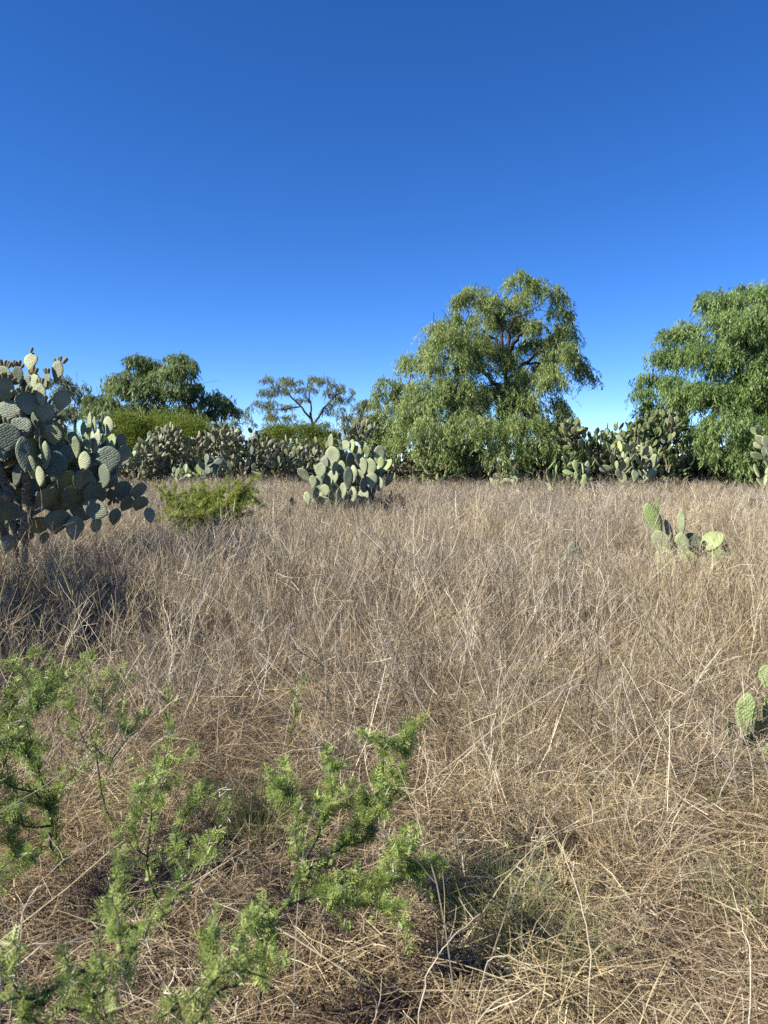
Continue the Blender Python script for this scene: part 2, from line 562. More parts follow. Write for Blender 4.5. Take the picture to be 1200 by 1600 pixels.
def pepper_tree(name, d, trunk_px, lobes, mat, protos, density, trunk_r, label, hang=1.0, droop=0.25, bark=None, drad=2.6, limbs_px=(), rs=1.0):
    reseed(label)
    """trunk_px: photo points of the trunk from the foot up; lobes: (x, y, radius px[, depth shift m])"""
    base = on_ground(trunk_px[0][0], d)
    root = link(name, None, loc=base)
    root.empty_display_size = 0.3
    B = np.array(base)
    pxm = d / 1200
    nodes = [np.array(base) - np.array([0, 0, 0.1])]
    for (x, y) in trunk_px[1:]:
        nodes.append(np.array(at(x, y, d)) + np.array([0, rng.normal() * 0.08, 0]))
    tr = MB()
    rr = np.linspace(1.0, 0.5, len(nodes)) * trunk_r * 0.72
    rr[0] *= 1.35
    tube(tr, np.array(nodes) - B, rr, 9, rough=0.08)
    link('trunk', tr.mesh('trunk', bark or M_BARK, True), root)
    starts = [(n_, r_) for n_, r_ in zip(nodes[1:], rr[1:])]
    for pts_, r0, r1 in limbs_px:
        P = np.array([np.array(at(x_, y_, d + o_)) for x_, y_, o_ in pts_])
        t_ = np.linspace(0, 1, len(P))
        tt_ = np.linspace(0, 1, len(P) * 3)
        P = np.stack([np.interp(tt_, t_, P[:, i]) for i in range(3)], 1)
        P[1:-1] += rng.normal(size=(len(P) - 2, 3)) * .04
        mbx = MB()
        rl = np.linspace(r0, r1, len(P))
        tube(mbx, P - B, rl, 7, rough=.08)
        link('limb', mbx.mesh('limb', bark or M_BARK, True), root)
        starts += [(P[i], rl[i]) for i in range(2, len(P), 2)]
    cx = np.mean([l[0] for l in lobes])
    hw = (max(l[0] for l in lobes) - min(l[0] for l in lobes)) / 2 + 1
    cents = []
    for l in lobes:
        if len(l) > 3:
            dy = l[3]
        else:
            edge = min(1, abs(l[0] - cx) / hw)
            dy = rng.uniform(-1, 1) * drad * math.sqrt(max(0.05, 1 - edge ** 2))
        c = np.array(at(l[0], l[1], d)) + np.array([0, dy, 0])
        cents.append((c, l[2] * pxm * rs))
    order = sorted(range(len(cents)), key=lambda i: min(np.linalg.norm(cents[i][0] - s[0]) for s in starts))
    lm = {}
    top = nodes[-1]
    for i in order:
        c, r = cents[i]
        best = min(starts, key=lambda s: np.linalg.norm(c - s[0]) + (0.8 if s[0][2] > c[2] + 0.3 else 0))
        P = limb_path(best[0], c)
        r0 = best[1] * 0.62
        r1 = max(0.018, r0 * 0.45)
        key = 'limb'
        mbx = MB()
        tube(mbx, P - B, np.linspace(r0, r1, len(P)), 6, rough=0.06)
        for k in range(4):
            q = c + rng.normal(size=3) * r * 0.55
            tube(mbx, limb_path(P[-1], q, 0.0, 3) - B, np.linspace(r1 * 0.7, 0.01, 4), 4, cap=False)
        link('limb', mbx.mesh('limb', bark or M_BARK, True), root)
        for t in (len(P) // 2, len(P) - 1):
            starts.append((P[t], r0 + (r1 - r0) * t / (len(P) - 1)))
    PP, RZ, SC, TS = [], [], [], []
    for c, r in cents:
        n = int(density * (r / pxm / 10) ** 1.8) + 6
        # clumps inside each lobe give light and dark masses with gaps between them
        nc = max(4, int(n / 22))
        cl = rng.normal(size=(nc, 3))
        cl /= np.linalg.norm(cl, axis=1)[:, None]
        cl *= (rng.uniform(0.35, 1, (nc, 1)) ** 0.6) * r * 0.9
        cl[:, 2] = np.abs(cl[:, 2]) * 0.9 - r * 0.15 - droop * r * 0.2
        ts = rng.normal(size=nc) * 0.17
        w = rng.integers(0, nc, n)
        pos = c + cl[w] + rng.normal(size=(n, 3)) * np.array([0.2, 0.2, 0.17]) * max(0.5, r)
        PP.append(pos)
        out_ = np.arctan2(pos[:, 1] - c[1], pos[:, 0] - c[0])
        RZ.append(out_ + rng.normal(size=n) * 0.7)
        SC.append(rng.uniform(0.65, 1.25, n) * hang)
        TS.append(ts[w])
    PP, RZ, SC, TS = map(np.concatenate, (PP, RZ, SC, TS))
    keep = PP[:, 2] > 0.5 + 0.4 * hang
    cm = MB()
    scatter(cm, protos, (PP - B)[keep], RZ[keep], SC[keep], 0.3, TS[keep])
    link('crown', cm.mesh('crown', mat), root)
    tag(root, label, 'tree')
    return root


pepper_tree('pepper_tree', 30, [(790, 745), (787, 680), (792, 610), (790, 575)],
            [(842, 445, 20, 0), (800, 598, 22, -.8), (828, 600, 26, -1.0), (768, 560, 26, -.7), (848, 515, 24, -.6), (872, 540, 24, .3), (855, 575, 24, -.4), (775, 620, 30, -1.2), (812, 500, 18, .8), (745, 545, 28, -.8), (775, 468, 24), (820, 466, 22, .6), (700, 540, 30, -1), (640, 620, 26, -.5), (850, 530, 22, 1.2), (820, 560, 18, 1.6), (735, 610, 36, -1.2), (690, 650, 36, -1.6), (800, 640, 30, -1.5), (858, 462, 20), (800, 452, 22), (765, 456, 22), (742, 450, 18, .3), (728, 478, 22), (760, 490, 30), (802, 480, 22, 1.2),
             (838, 490, 22), (872, 492, 22), (880, 520, 20, 0), (700, 505, 22), (678, 512, 18, 0), (668, 535, 22), (715, 530, 32), (755, 530, 28, 1.5),
             (648, 565, 24, 0), (690, 570, 34), (735, 575, 30), (835, 535, 20, 1.0), (860, 555, 26), (890, 560, 22, 0), (912, 575, 17, 0), (920, 588, 12, 0),
             (640, 595, 20), (665, 610, 32, -1.5), (705, 620, 38, -2), (745, 640, 36), (770, 605, 24, 1.2), (830, 580, 24), (850, 600, 22), (815, 625, 28, 1),
             (645, 645, 30, -1), (670, 680, 36, -2.2), (715, 670, 42, -2.4), (765, 675, 38, -2.4), (810, 665, 36, -2), (850, 645, 30, -1), (865, 665, 28),
             (690, 710, 26, -2.2), (770, 705, 34, -2.6), (815, 700, 34, -2.6), (855, 700, 28, -2), (880, 685, 20, -1), (660, 705, 20, -1.5),
             (620, 690, 22, -.5), (612, 665, 22, 0), (640, 665, 26, -.6)],
            M_PEP_OLIVE, SPRAYS_MIX, 21, 0.22, 'tall olive green weeping pepper tree in the middle of the far edge', 0.78,
            limbs_px=[([(790, 578, 0), (786, 550, .1), (772, 530, .2), (748, 512, .1)], .11, .04), ([(790, 580, 0), (797, 545, -.2), (815, 522, -.3), (838, 498, -.4)], .12, .045),
                      ([(792, 560, -.1), (794, 520, -.1), (806, 492, -.2), (832, 490, -.3)], .09, .03), ([(789, 560, 0), (778, 500, .4), (765, 470, .6)], .09, .03), ([(790, 600, 0), (815, 575, -.3), (845, 548, -.5), (880, 555, -.4)], .09, .03), ([(789, 610, 0), (750, 580, .3), (700, 560, .3)], .1, .03)])
pepper_tree('pepper_tree', 31, [(604, 745), (603, 680), (604, 640)],
            [(606, 597, 14, 0), (602, 618, 17, 0), (610, 640, 18, -.3), (596, 655, 18, 0), (606, 678, 20, -.5), (592, 690, 14, 0)],
            M_PEP_OLIVE, SPRAYS, 18, 0.12, 'slim low pepper tree at the left flank of the tall olive one', 0.9, drad=0.8)
pepper_tree('pepper_tree', 29, [(1150, 750), (1148, 690), (1152, 620), (1150, 560)],
            [(1110, 470, 22), (1135, 478, 26), (1170, 465, 28), (1200, 462, 30), (1235, 470, 34), (1270, 500, 34), (1068, 515, 22), (1050, 520, 15, 0), (1095, 510, 30),
             (1135, 520, 36), (1180, 515, 38), (1225, 530, 40), (1280, 560, 36), (1048, 552, 20, 0), (1030, 552, 13, 0), (1080, 560, 34, -1), (1125, 570, 36, -1.5), (1175, 575, 38), (1225, 590, 42),
             (1018, 590, 18, 0), (1003, 612, 12, 0), (1040, 605, 26), (1080, 615, 34), (1120, 625, 34, -1.5), (1165, 635, 36, -1), (1210, 640, 40), (1260, 640, 40),
             (1030, 632, 18, .5), (1062, 640, 24), (1045, 662, 22, -.5), (1072, 680, 26, -1.5), (1062, 618, 28, -.6), (1150, 600, 34, -1.8), (1195, 610, 36, -1.8), (1095, 665, 32, -2.2), (1135, 680, 36, -2.4), (1175, 690, 36, -2.4), (1215, 695, 38), (1090, 700, 24, -2.2), (1130, 715, 26, -2.4), (1165, 720, 24, -2)],
            M_PEP_GREEN, SPRAYS_MIX, 26, 0.25, 'fresh green weeping pepper tree cut off by the right edge', 0.9)
pepper_tree('pepper_tree', 48, [(262, 740), (262, 690), (258, 640), (250, 610)],
            [(212, 568, 18), (190, 582, 18), (225, 560, 18), (240, 575, 20), (175, 605, 20), (205, 605, 26, -2), (240, 610, 26, -2), (285, 562, 18), (270, 585, 20), (300, 580, 20),
             (315, 605, 22), (285, 615, 28, -2), (330, 625, 18), (348, 628, 14), (358, 640, 10, 0), (340, 645, 14), (160, 620, 18), (180, 640, 24, -2), (215, 645, 26, -2.5), (255, 645, 26, -2.5), (295, 645, 24, -2), (320, 648, 18), (150, 645, 18)],
            M_PEP_DARK, SPRAYS_FAR, 30, 0.3, 'dark double domed pepper tree behind the left green thicket', 1.1, drad=3.2)
pepper_tree('pepper_tree', 56, [(118, 735), (118, 690), (116, 640)],
            [(108, 598, 14), (128, 605, 16), (95, 610, 14), (120, 625, 18), (100, 640, 20), (135, 640, 20), (82, 630, 14), (140, 622, 12), (118, 660, 20)],
            M_PEP_GREY, SPRAYS_FAR, 22, 0.25, 'greyish far tree showing beside the big left cactus', 1.0, drad=2.5)
pepper_tree('open_crowned_tree', 62, [(487, 735), (488, 700), (490, 665), (484, 645)],
            [(420, 597, 10), (440, 594, 12), (458, 596, 11), (478, 588, 11), (492, 592, 10), (508, 598, 12), (524, 606, 11), (538, 608, 9), (412, 615, 11), (432, 612, 13), (452, 612, 11), (484, 606, 12), (506, 614, 11),
             (540, 624, 9), (408, 632, 10), (424, 632, 12), (446, 632, 10), (470, 622, 10), (524, 628, 10), (436, 652, 12), (456, 655, 10), (415, 650, 8), (512, 640, 9), (528, 645, 9), (442, 668, 10), (465, 668, 10), (505, 662, 8)],
            M_PEP_GREY, SPRAYS_FAR, 34, 0.2, 'open crowned grey tree with forked dark limbs against the sky', 0.6, drad=2.5, rs=1.35,
            limbs_px=[([(486, 655, 0), (470, 635, .2), (450, 615, .2), (432, 600, .3)], .09, .04), ([(487, 660, 0), (484, 630, .1), (480, 600, .2)], .08, .04), ([(489, 665, 0), (505, 640, .1), (522, 620, 0), (536, 612, 0)], .09, .04), ([(470, 635, .2), (445, 640, .3), (425, 640, .3)], .06, .03)])
pepper_tree('pepper_tree', 58, [(565, 735), (566, 690), (566, 660)],
            [(560, 632, 12), (576, 626, 12), (590, 630, 12), (548, 648, 13), (568, 650, 15), (585, 652, 14), (535, 668, 12), (556, 672, 15), (578, 672, 14)],
            M_PEP_GREY, SPRAYS_FAR, 24, 0.2, 'bluish far tree filling the gap left of the slim pepper tree', 1.0, drad=2.0)
pepper_tree('thin_tree', 52, [(362, 735), (360, 690), (358, 668)],
            [(366, 640, 8), (380, 646, 9), (392, 640, 8), (345, 650, 8), (372, 660, 9), (388, 660, 8), (350, 664, 8)],
            M_PEP_GREY, SPRAYS_FAR, 16, 0.16, 'thin wispy small tree right of the dark double domed tree', 0.7, drad=1.2)


def thicket(name, d, lobes, mat, n_per, label, drad=2.0):
    reseed(label)
    """broad mound of fine upright foliage on several stems"""
    cxp = np.mean([l[0] for l in lobes])
    base = on_ground(cxp, d)
    B = np.array(base)
    root = link(name, None, loc=base)
    pxm = d / 1200
    PP, TS, NR = [], [], []
    for l in lobes:
        c = np.array(at(l[0], l[1], d)) + np.array([0, rng.uniform(-1, 1) * drad, 0])
        rx, rz = l[2] * pxm, l[3] * pxm
        st = MB()
        tube(st, limb_path([c[0] * 0.6 + B[0] * 0.4, c[1], -0.05], c, 0.02, 5) - B, np.linspace(0.06, 0.02, 6), 5)
        link('stem', st.mesh('stem', M_BARK, True), root)
        n = int(n_per * l[2] * l[3] / 100)
        u = rng.normal(size=(n, 3))
        u /= np.linalg.norm(u, axis=1)[:, None]
        u[:, 2] = np.abs(u[:, 2]) * 1.15 - 0.15
        q = rng.uniform(0.7, 1.0, (n, 1))
        PP.append(c + u * q * np.array([rx, rx * 0.9, rz]))
        TS.append(rng.normal(size=n) * 0.08 + 0.1 * u[:, 2] * 0)
    PP, TS = np.concatenate(PP), np.concatenate(TS)
    PP = PP[PP[:, 2] > 0.15]
    cm = MB()
    scatter(cm, TUFTS, PP - B, rng.uniform(0, 6.28, len(PP)), rng.uniform(0.7, 1.3, len(PP)), 0.35, TS[:len(PP)])
    link('crown', cm.mesh('crown', mat), root)
    tag(root, label, 'thicket')
    return root


thicket('mesquite_thicket', 38, [(205, 690, 40, 32), (235, 690, 45, 34), (270, 692, 42, 34), (305, 695, 38, 30), (330, 700, 30, 25), (185, 720, 35, 35), (215, 725, 40, 40), (170, 705, 30, 35), (260, 722, 45, 40), (310, 722, 40, 36), (350, 722, 30, 26), (140, 714, 36, 34), (102, 716, 36, 32), (66, 718, 34, 30)],
        M_MESQ, 34, 'smooth bright green mesquite mound behind the left cactus hedge')
thicket('mesquite_thicket', 40, [(440, 695, 30, 20), (465, 692, 32, 22), (490, 694, 30, 22), (510, 700, 24, 20), (420, 700, 26, 18), (430, 720, 30, 26), (470, 722, 36, 26), (510, 722, 30, 24)],
        M_MESQ, 34, 'low green mesquite mound below the open crowned grey tree')

# ------------------------------------------------------------------ prickly pears
def pad_mesh(name, mat, rings, seg, bend, cup, seed, tip=0.62, asym=0.0):
    """obovate pad of unit length along z, half width 0.36, half thickness 0.035"""
    r = np.random.default_rng(seed)
    mbp = MB()
    V, UV = [], []
    ts = (1 - np.cos(np.linspace(0.10, math.pi - 0.10, rings))) / 2
    for t in ts:
        w = (math.sin(math.pi * t ** tip) ** 0.55) * 0.37
        w = max(w, 0.06)
        th = 0.045 * (1 - 0.75 * t) + 0.022
        th *= min(1, (1 - t) * 6 + 0.35)
        for k in range(seg):
            a = 2 * math.pi * k / seg
            ca, sa = math.cos(a), math.sin(a)
            x = w * math.copysign(abs(ca) ** 0.9, ca) + asym * t * t * 0.2
            y = th * math.copysign(abs(sa) ** 0.75, sa) + bend * t * t + cup * (x / 0.37) ** 2
            V.append((x + r.normal() * 0.004, y + r.normal() * 0.003, t))
            UV.append((x + (0.5 if sa >= 0 else 1.37), t))
    n = len(V)
    F = [(i * seg + k, i * seg + (k + 1) % seg, (i + 1) * seg + (k + 1) % seg, (i + 1) * seg + k)
         for i in range(rings - 1) for k in range(seg)]
    V += [(0, 0, -0.005), (asym * 0.2, bend, 1.003)]
    UV += [(0.5, 0), (0.5, 1)]
    mbp.add(V, F, 0.5, UV)
    tri = [(k, n, (k + 1) % seg) for k in range(seg)] + [((rings - 1) * seg + k, (rings - 1) * seg + (k + 1) % seg, n + 1) for k in range(seg)]
    mbp.F.append(np.array(tri, dtype=np.int32))
    me = mbp.mesh(name, mat, True)
    return me, np.array(V), F, tri, np.array(UV)


PAD_SHAPES = [(0.06, 0.03, 1, 1.25, 0.1), (-0.08, 0.02, 2, 1.38, -0.2), (0.02, -0.03, 3, 1.12, 0.2), (0.12, 0.04, 4, 1.30, 0.0), (-0.03, 0.05, 5, 1.18, -0.1)]
_pad_cache = {}


def pads_for(mat, rings=10, seg=12):
    key = (mat.name, rings, seg)
    if key not in _pad_cache:
        _pad_cache[key] = [pad_mesh('pad', mat, rings, seg, bd, cu, sd, tp, asy)[0] for bd, cu, sd, tp, asy in PAD_SHAPES]
    return _pad_cache[key]


LOW = [pad_mesh('pad_low', None, 5, 7, bd, cu, sd, tp, asy)[1:] for bd, cu, sd, tp, asy in PAD_SHAPES]

fm = MB()
ang = np.arange(7) / 7 * 2 * math.pi
prof = [(0.0, 0.30), (0.25, 0.42), (0.6, 0.5), (0.85, 0.46), (0.97, 0.33), (0.93, 0.05)]
V = [(math.cos(a) * r_, math.sin(a) * r_, z_) for z_, r_ in prof for a in ang]
F = [(i * 7 + k, i * 7 + (k + 1) % 7, (i + 1) * 7 + (k + 1) % 7, (i + 1) * 7 + k) for i in range(5) for k in range(7)]
fm.add(V, F)
FRUIT = fm.mesh('fruit', M_FRUIT, True)


class Pad:
    __slots__ = ('b', 'ax', 'nm', 'L', 'W', 'kids', 'gen', 'c', 'par')

    def __init__(self, b, ax, nm, L, W, gen=0, par=None):
        self.b = np.array(b, float)
        self.ax = norm(ax)
        nm = np.array(nm, float)
        self.nm = norm(nm - self.ax * (nm @ self.ax))
        self.L, self.W, self.gen, self.kids, self.par = L, W, gen, 0, par
        self.c = self.b + self.ax * L * 0.55

    def matrix(self):
        x = np.cross(self.nm, self.ax)
        M = Matrix.Identity(4)
        for i in range(3):
            M[i][0] = x[i] * self.W / 0.74
            M[i][1] = self.nm[i] * self.L
            M[i][2] = self.ax[i] * self.L
            M[i][3] = self.b[i]
        return M


def inside(p, vol):
    return any(((p[0] - c[0]) / r[0]) ** 2 + ((p[1] - c[1]) / r[1]) ** 2 + ((p[2] - c[2]) / r[2]) ** 2 < 1 for c, r in vol)


def ell(px, py, rx, ry, d, rd):
    return (np.array(at(px, py, d)), (rx * d / 1200, rd, ry * d / 1200))


def grow(seeds, vol, n, L, ratio=0.72, face=0.4, upw=0.3, space=0.5, max_kids=4):
    """new pads sprout from the rims of old ones and stay inside the plant's volume"""
    pads = list(seeds)
    tries = 0
    C = [p_.c for p_ in pads]
    while len(pads) < n and tries < n * 40:
        tries += 1
        pr = pads[int(len(pads) * rng.uniform(0, 1) ** 0.8) % len(pads)]
        if pr.kids >= max_kids:
            continue
        phi = float(np.clip(rng.normal() * 0.75, -1.5, 1.5))
        side = np.cross(pr.nm, pr.ax)
        rim = pr.b + pr.ax * pr.L * (0.56 + 0.42 * math.cos(phi)) + side * pr.W * 0.47 * math.sin(phi)
        d = norm(pr.ax * math.cos(phi) + side * math.sin(phi) + np.array([0, 0, upw]) + pr.nm * rng.uniform(-0.6, 0.6))
        nm = pr.nm * rng.normal() + rng.normal(size=3) * 0.8 + np.array([-.2, -1, .05]) * face * 2
        l_ = L * rng.uniform(0.62, 1.2)
        ch = Pad(rim, d, nm, l_, l_ * ratio * rng.uniform(0.85, 1.15), pr.gen + 1, pr)
        tipp = ch.b + ch.ax * l_
        if not (inside(ch.c, vol) and inside(ch.b + ch.ax * l_ * 0.8, vol)):
            continue
        if tipp[2] < 0.12:
            continue
        cc_ = np.array(C)
        if np.sum((cc_ - ch.c) ** 2, 1).min() < (space * L) ** 2:
            continue
        pr.kids += 1
        pads.append(ch)
        C.append(ch.c)
    return pads


def add_fruits(po, pd, k, size=0.052):
    """fruits standing on the upper rim of one pad (po the pad object)"""
    Minv = po.matrix_basis.inverted()
    B = po['_o']
    for j in range(k):
        phi = (j - (k - 1) / 2) * rng.uniform(0.26, 0.36)
        side = np.cross(pd.nm, pd.ax)
        rim = pd.b + pd.ax * pd.L * (0.56 + 0.42 * math.cos(phi)) + side * pd.W * 0.48 * math.sin(phi)
        d = norm(pd.ax * math.cos(phi) + side * math.sin(phi) + rng.normal(size=3) * 0.15)
        M = Vector(d).to_track_quat('Z', 'Y').to_matrix().to_4x4()
        M.translation = Vector(rim - np.array(B))
        s = size * rng.uniform(0.8, 1.15)
        M = M @ Matrix.Diagonal((s * 0.8, s * 0.8, s * 1.45, 1))
        f = link('fruit', FRUIT, po)
        f.matrix_parent_inverse = Minv
        f.matrix_basis = M


def place_pads(root, base, pads, mats, keep=10 ** 6, fruit=0.0, hi=True, yng=0.06, mass_mat=None):
    """the pads nearest the camera as objects of their own, what lies behind them joined in one part"""
    order = sorted(range(len(pads)), key=lambda i: pads[i].b[1] - 0.25 * pads[i].b[2])
    single = set(order[:keep])
    mass = MB()
    for i, pd in enumerate(pads):
        M = pd.matrix()
        k = rng.integers(0, 5)
        if i in single:
            tipy = pd.kids == 0 and pd.gen >= 2
            mt = M_PAD_YOUNG if (tipy and rng.uniform() < yng) else mats[rng.integers(0, len(mats))]
            o = link('pad', pads_for(mt, 10 if hi else 7, 12 if hi else 10)[k], root)
            M.translation = M.translation - Vector(base)
            o.matrix_basis = M
            if fruit and pd.gen >= 1 and pd.b[2] > base[2] + 0.9 and rng.uniform() < fruit + (.45 if pd.b[2] > base[2] + 1.9 else 0):
                o['_o'] = tuple(base)
                add_fruits(o, pd, int(rng.integers(2, 7)))
                del o['_o']
        else:
            PV, F_, tri, PUV = LOW[k]
            A = np.array(M)[:3]
            W = PV @ A[:, :3].T + A[:, 3] - np.array(base)
            n0 = mass.n
            mass.add(W, F_, rng.uniform(0, 1), PUV)
            mass.F.append(np.array(tri, dtype=np.int32) + n0)
    if mass.V:
        o = link('inner_pads', mass.mesh('inner_pads', mass_mat or mats[0], True), root)
        o['kind'] = 'stuff'


def front_pads(root, base, D, items):
    for (x0, y0, x1, y1, w_, dd, nm, mt, nf) in items:
        a_, b_ = np.array(at(x0, y0, D + dd)), np.array(at(x1, y1, D + dd + rng.uniform(-.06, .06)))
        L_ = float(np.linalg.norm(b_ - a_)) * 1.04
        pd = Pad(a_, b_ - a_, np.array(nm) + rng.normal(size=3) * .14, L_ * 1.05, w_ * 1.1 * D / 1200)
        o = link('pad', pads_for(mt, 12, 14)[rng.integers(0, 5)], root)
        M = pd.matrix()
        M.translation = M.translation - Vector(base)
        o.matrix_basis = M
        if nf:
            o['_o'] = tuple(base)
            add_fruits(o, pd, nf)
            del o['_o']


def cork_stem(root, base, pts, radii, name='trunk'):
    s = MB()
    P = np.array([np.array(q) for q in pts])
    # resample so the bark can swell and pinch
    t = np.linspace(0, 1, len(P))
    tt = np.linspace(0, 1, len(P) * 5)
    Q = np.stack([np.interp(tt, t, P[:, i]) for i in range(3)], 1)
    Q[1:-1] += rng.normal(size=(len(Q) - 2, 3)) * 0.008
    R = np.interp(tt, t, radii) * (1 + 0.04 * np.sin(tt * 60) + rng.normal(size=len(tt)) * 0.05)
    tube(s, Q - np.array(base), R, 11, rough=0.07)
    link(name, s.mesh(name, M_CORK, True), root)


# the big prickly pear at the left edge
reseed('big cactus')
D = 9.4
base = on_ground(33, D)
root = link('prickly_pear', None, loc=base)
tag(root, 'big tree sized prickly pear with corky trunk at the left edge', 'cactus')
T0 = np.array(base)
cork_stem(root, base, [T0 - [0, 0, .1], at(36, 840, D), at(42, 800, D), at(40, 765, D), at(45, 720, D)], [0.065, 0.055, 0.06, 0.05, 0.04])
cork_stem(root, base, [at(42, 815, D), at(20, 780, D + .1), at(2, 745, D + .1), at(-15, 700, D + .1)], [0.06, 0.055, 0.055, 0.045])
cork_stem(root, base, [at(22, 890, D + .35) , at(24, 850, D + .3), at(15, 800, D + .3), at(-8, 760, D + .3)], [0.045, 0.04, 0.04, 0.035])
cork_stem(root, base, [at(42, 800, D), at(62, 775, D + .2), at(85, 755, D + .3)], [0.07, 0.06, 0.05])
cork_stem(root, base, [at(20, 780, D + .1), at(-20, 760, D), at(-45, 735, D)], [0.07, 0.06, 0.05])
# the front pads as they stand: foot x, y, tip x, y, width (photo px), depth shift, facing, material, fruits on the rim
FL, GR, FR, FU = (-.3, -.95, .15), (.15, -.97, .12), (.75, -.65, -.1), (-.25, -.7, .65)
P_, Q_, Y_ = M_PAD, M_PAD_PALE, M_PAD_YOUNG  # pale skin for sunlit pads, darker for shaded ones: light put into the colour
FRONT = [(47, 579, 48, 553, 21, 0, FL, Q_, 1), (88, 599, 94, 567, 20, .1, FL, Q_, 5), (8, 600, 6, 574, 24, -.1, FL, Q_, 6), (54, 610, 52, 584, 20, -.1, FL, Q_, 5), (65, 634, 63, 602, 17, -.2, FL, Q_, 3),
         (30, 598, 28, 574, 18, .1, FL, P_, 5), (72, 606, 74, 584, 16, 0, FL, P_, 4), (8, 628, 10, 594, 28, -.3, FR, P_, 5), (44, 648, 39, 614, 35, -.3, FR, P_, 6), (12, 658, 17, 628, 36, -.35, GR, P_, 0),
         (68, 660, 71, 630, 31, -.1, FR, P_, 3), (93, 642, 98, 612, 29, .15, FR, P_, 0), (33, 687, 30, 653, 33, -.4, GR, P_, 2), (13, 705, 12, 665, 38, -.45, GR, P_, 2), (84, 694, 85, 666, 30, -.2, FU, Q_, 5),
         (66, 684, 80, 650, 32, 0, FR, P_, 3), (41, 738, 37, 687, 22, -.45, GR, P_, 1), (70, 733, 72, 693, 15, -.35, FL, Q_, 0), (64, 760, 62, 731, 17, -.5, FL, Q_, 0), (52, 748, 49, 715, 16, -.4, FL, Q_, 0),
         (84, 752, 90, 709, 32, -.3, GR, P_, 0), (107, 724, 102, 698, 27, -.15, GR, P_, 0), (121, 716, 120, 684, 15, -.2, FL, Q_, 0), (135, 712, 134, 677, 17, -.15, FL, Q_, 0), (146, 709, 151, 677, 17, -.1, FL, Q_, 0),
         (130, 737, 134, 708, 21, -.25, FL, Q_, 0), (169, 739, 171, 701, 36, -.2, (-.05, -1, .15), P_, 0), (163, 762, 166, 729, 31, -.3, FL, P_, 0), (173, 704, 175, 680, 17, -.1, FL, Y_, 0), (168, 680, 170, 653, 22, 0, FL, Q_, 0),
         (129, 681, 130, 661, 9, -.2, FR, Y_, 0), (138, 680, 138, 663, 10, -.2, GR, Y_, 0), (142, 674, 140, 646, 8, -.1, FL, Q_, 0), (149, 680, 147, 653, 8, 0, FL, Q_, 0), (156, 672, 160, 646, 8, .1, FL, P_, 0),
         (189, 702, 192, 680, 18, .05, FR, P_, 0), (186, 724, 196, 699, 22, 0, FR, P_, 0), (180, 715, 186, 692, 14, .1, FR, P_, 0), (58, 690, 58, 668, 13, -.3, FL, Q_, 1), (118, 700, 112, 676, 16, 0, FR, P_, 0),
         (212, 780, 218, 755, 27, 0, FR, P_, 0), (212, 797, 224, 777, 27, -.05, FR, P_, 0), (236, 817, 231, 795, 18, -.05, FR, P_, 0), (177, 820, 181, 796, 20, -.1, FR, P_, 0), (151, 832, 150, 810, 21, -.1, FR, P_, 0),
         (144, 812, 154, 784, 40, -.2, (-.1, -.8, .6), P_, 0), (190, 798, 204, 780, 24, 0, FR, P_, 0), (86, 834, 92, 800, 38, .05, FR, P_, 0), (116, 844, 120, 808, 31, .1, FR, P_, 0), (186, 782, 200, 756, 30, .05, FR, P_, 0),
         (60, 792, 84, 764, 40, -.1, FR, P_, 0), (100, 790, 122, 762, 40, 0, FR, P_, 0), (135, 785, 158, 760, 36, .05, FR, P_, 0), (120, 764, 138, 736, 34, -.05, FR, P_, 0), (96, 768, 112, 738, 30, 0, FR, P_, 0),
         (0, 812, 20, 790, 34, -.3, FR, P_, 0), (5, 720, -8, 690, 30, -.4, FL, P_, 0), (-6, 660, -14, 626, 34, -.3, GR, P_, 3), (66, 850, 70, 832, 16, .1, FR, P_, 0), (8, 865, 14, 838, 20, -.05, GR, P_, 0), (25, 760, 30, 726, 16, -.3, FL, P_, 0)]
front_pads(root, base, D, FRONT)
# the mass of pads behind them
DB = D + .45
vol = [ell(25, 690, 85, 75, DB, .6), ell(45, 615, 40, 34, DB, .4), ell(12, 620, 50, 40, DB, .5), ell(130, 735, 62, 46, DB, .5), ell(165, 695, 26, 30, DB, .35), ell(185, 782, 34, 26, DB, .35),
       ell(100, 780, 60, 40, DB, .5), ell(-40, 680, 60, 85, DB, .7), ell(-95, 680, 80, 85, D, .9), ell(20, 800, 50, 50, DB + .2, .4)]
L0 = 0.30
seeds = []
for (x, y, dd, ax) in [(45, 722, .1, (0.05, 0.3, 1)), (-15, 702, .1, (-.1, 0.3, 1)), (-8, 762, .3, (-.3, 0.2, 1)), (85, 757, .3, (.8, 0, .5)), (-45, 737, 0, (-.5, 0, .8)),
                       (62, 776, .2, (.3, .3, .8)), (42, 765, .1, (.5, .5, .7)), (0, 748, .1, (-.3, .5, .8)), (70, 770, .2, (.9, .1, .15)), (24, 830, .3, (.2, .6, .6)), (88, 740, .4, (.6, .2, .6))]:
    seeds.append(Pad(at(x, y, D + dd), ax, rng.normal(size=3) + np.array([0, -1.2, 0]), L0, L0 * 0.8))
seeds += [Pad(at(-95 + dx, 730 + dy, D + .1), ax, rng.normal(size=3), L0, L0 * .8) for dx, dy, ax in ((0, 0, (0, 0, 1)), (20, 10, (.5, .4, .8)), (-20, 5, (-.6, 0, .7)), (0, 10, (0, -.7, .7)))]
cork_stem(root, base, [at(2, 760, D + .1), at(-50, 770, D + .1), at(-95, 730, D + .1)], [.055, .05, .04])
pads = grow(seeds, vol, 300, L0, 0.82, 0.4, 0.25, 0.43)
place_pads(root, base, pads, [M_PAD, M_PAD, M_PAD_PALE], fruit=0.2)

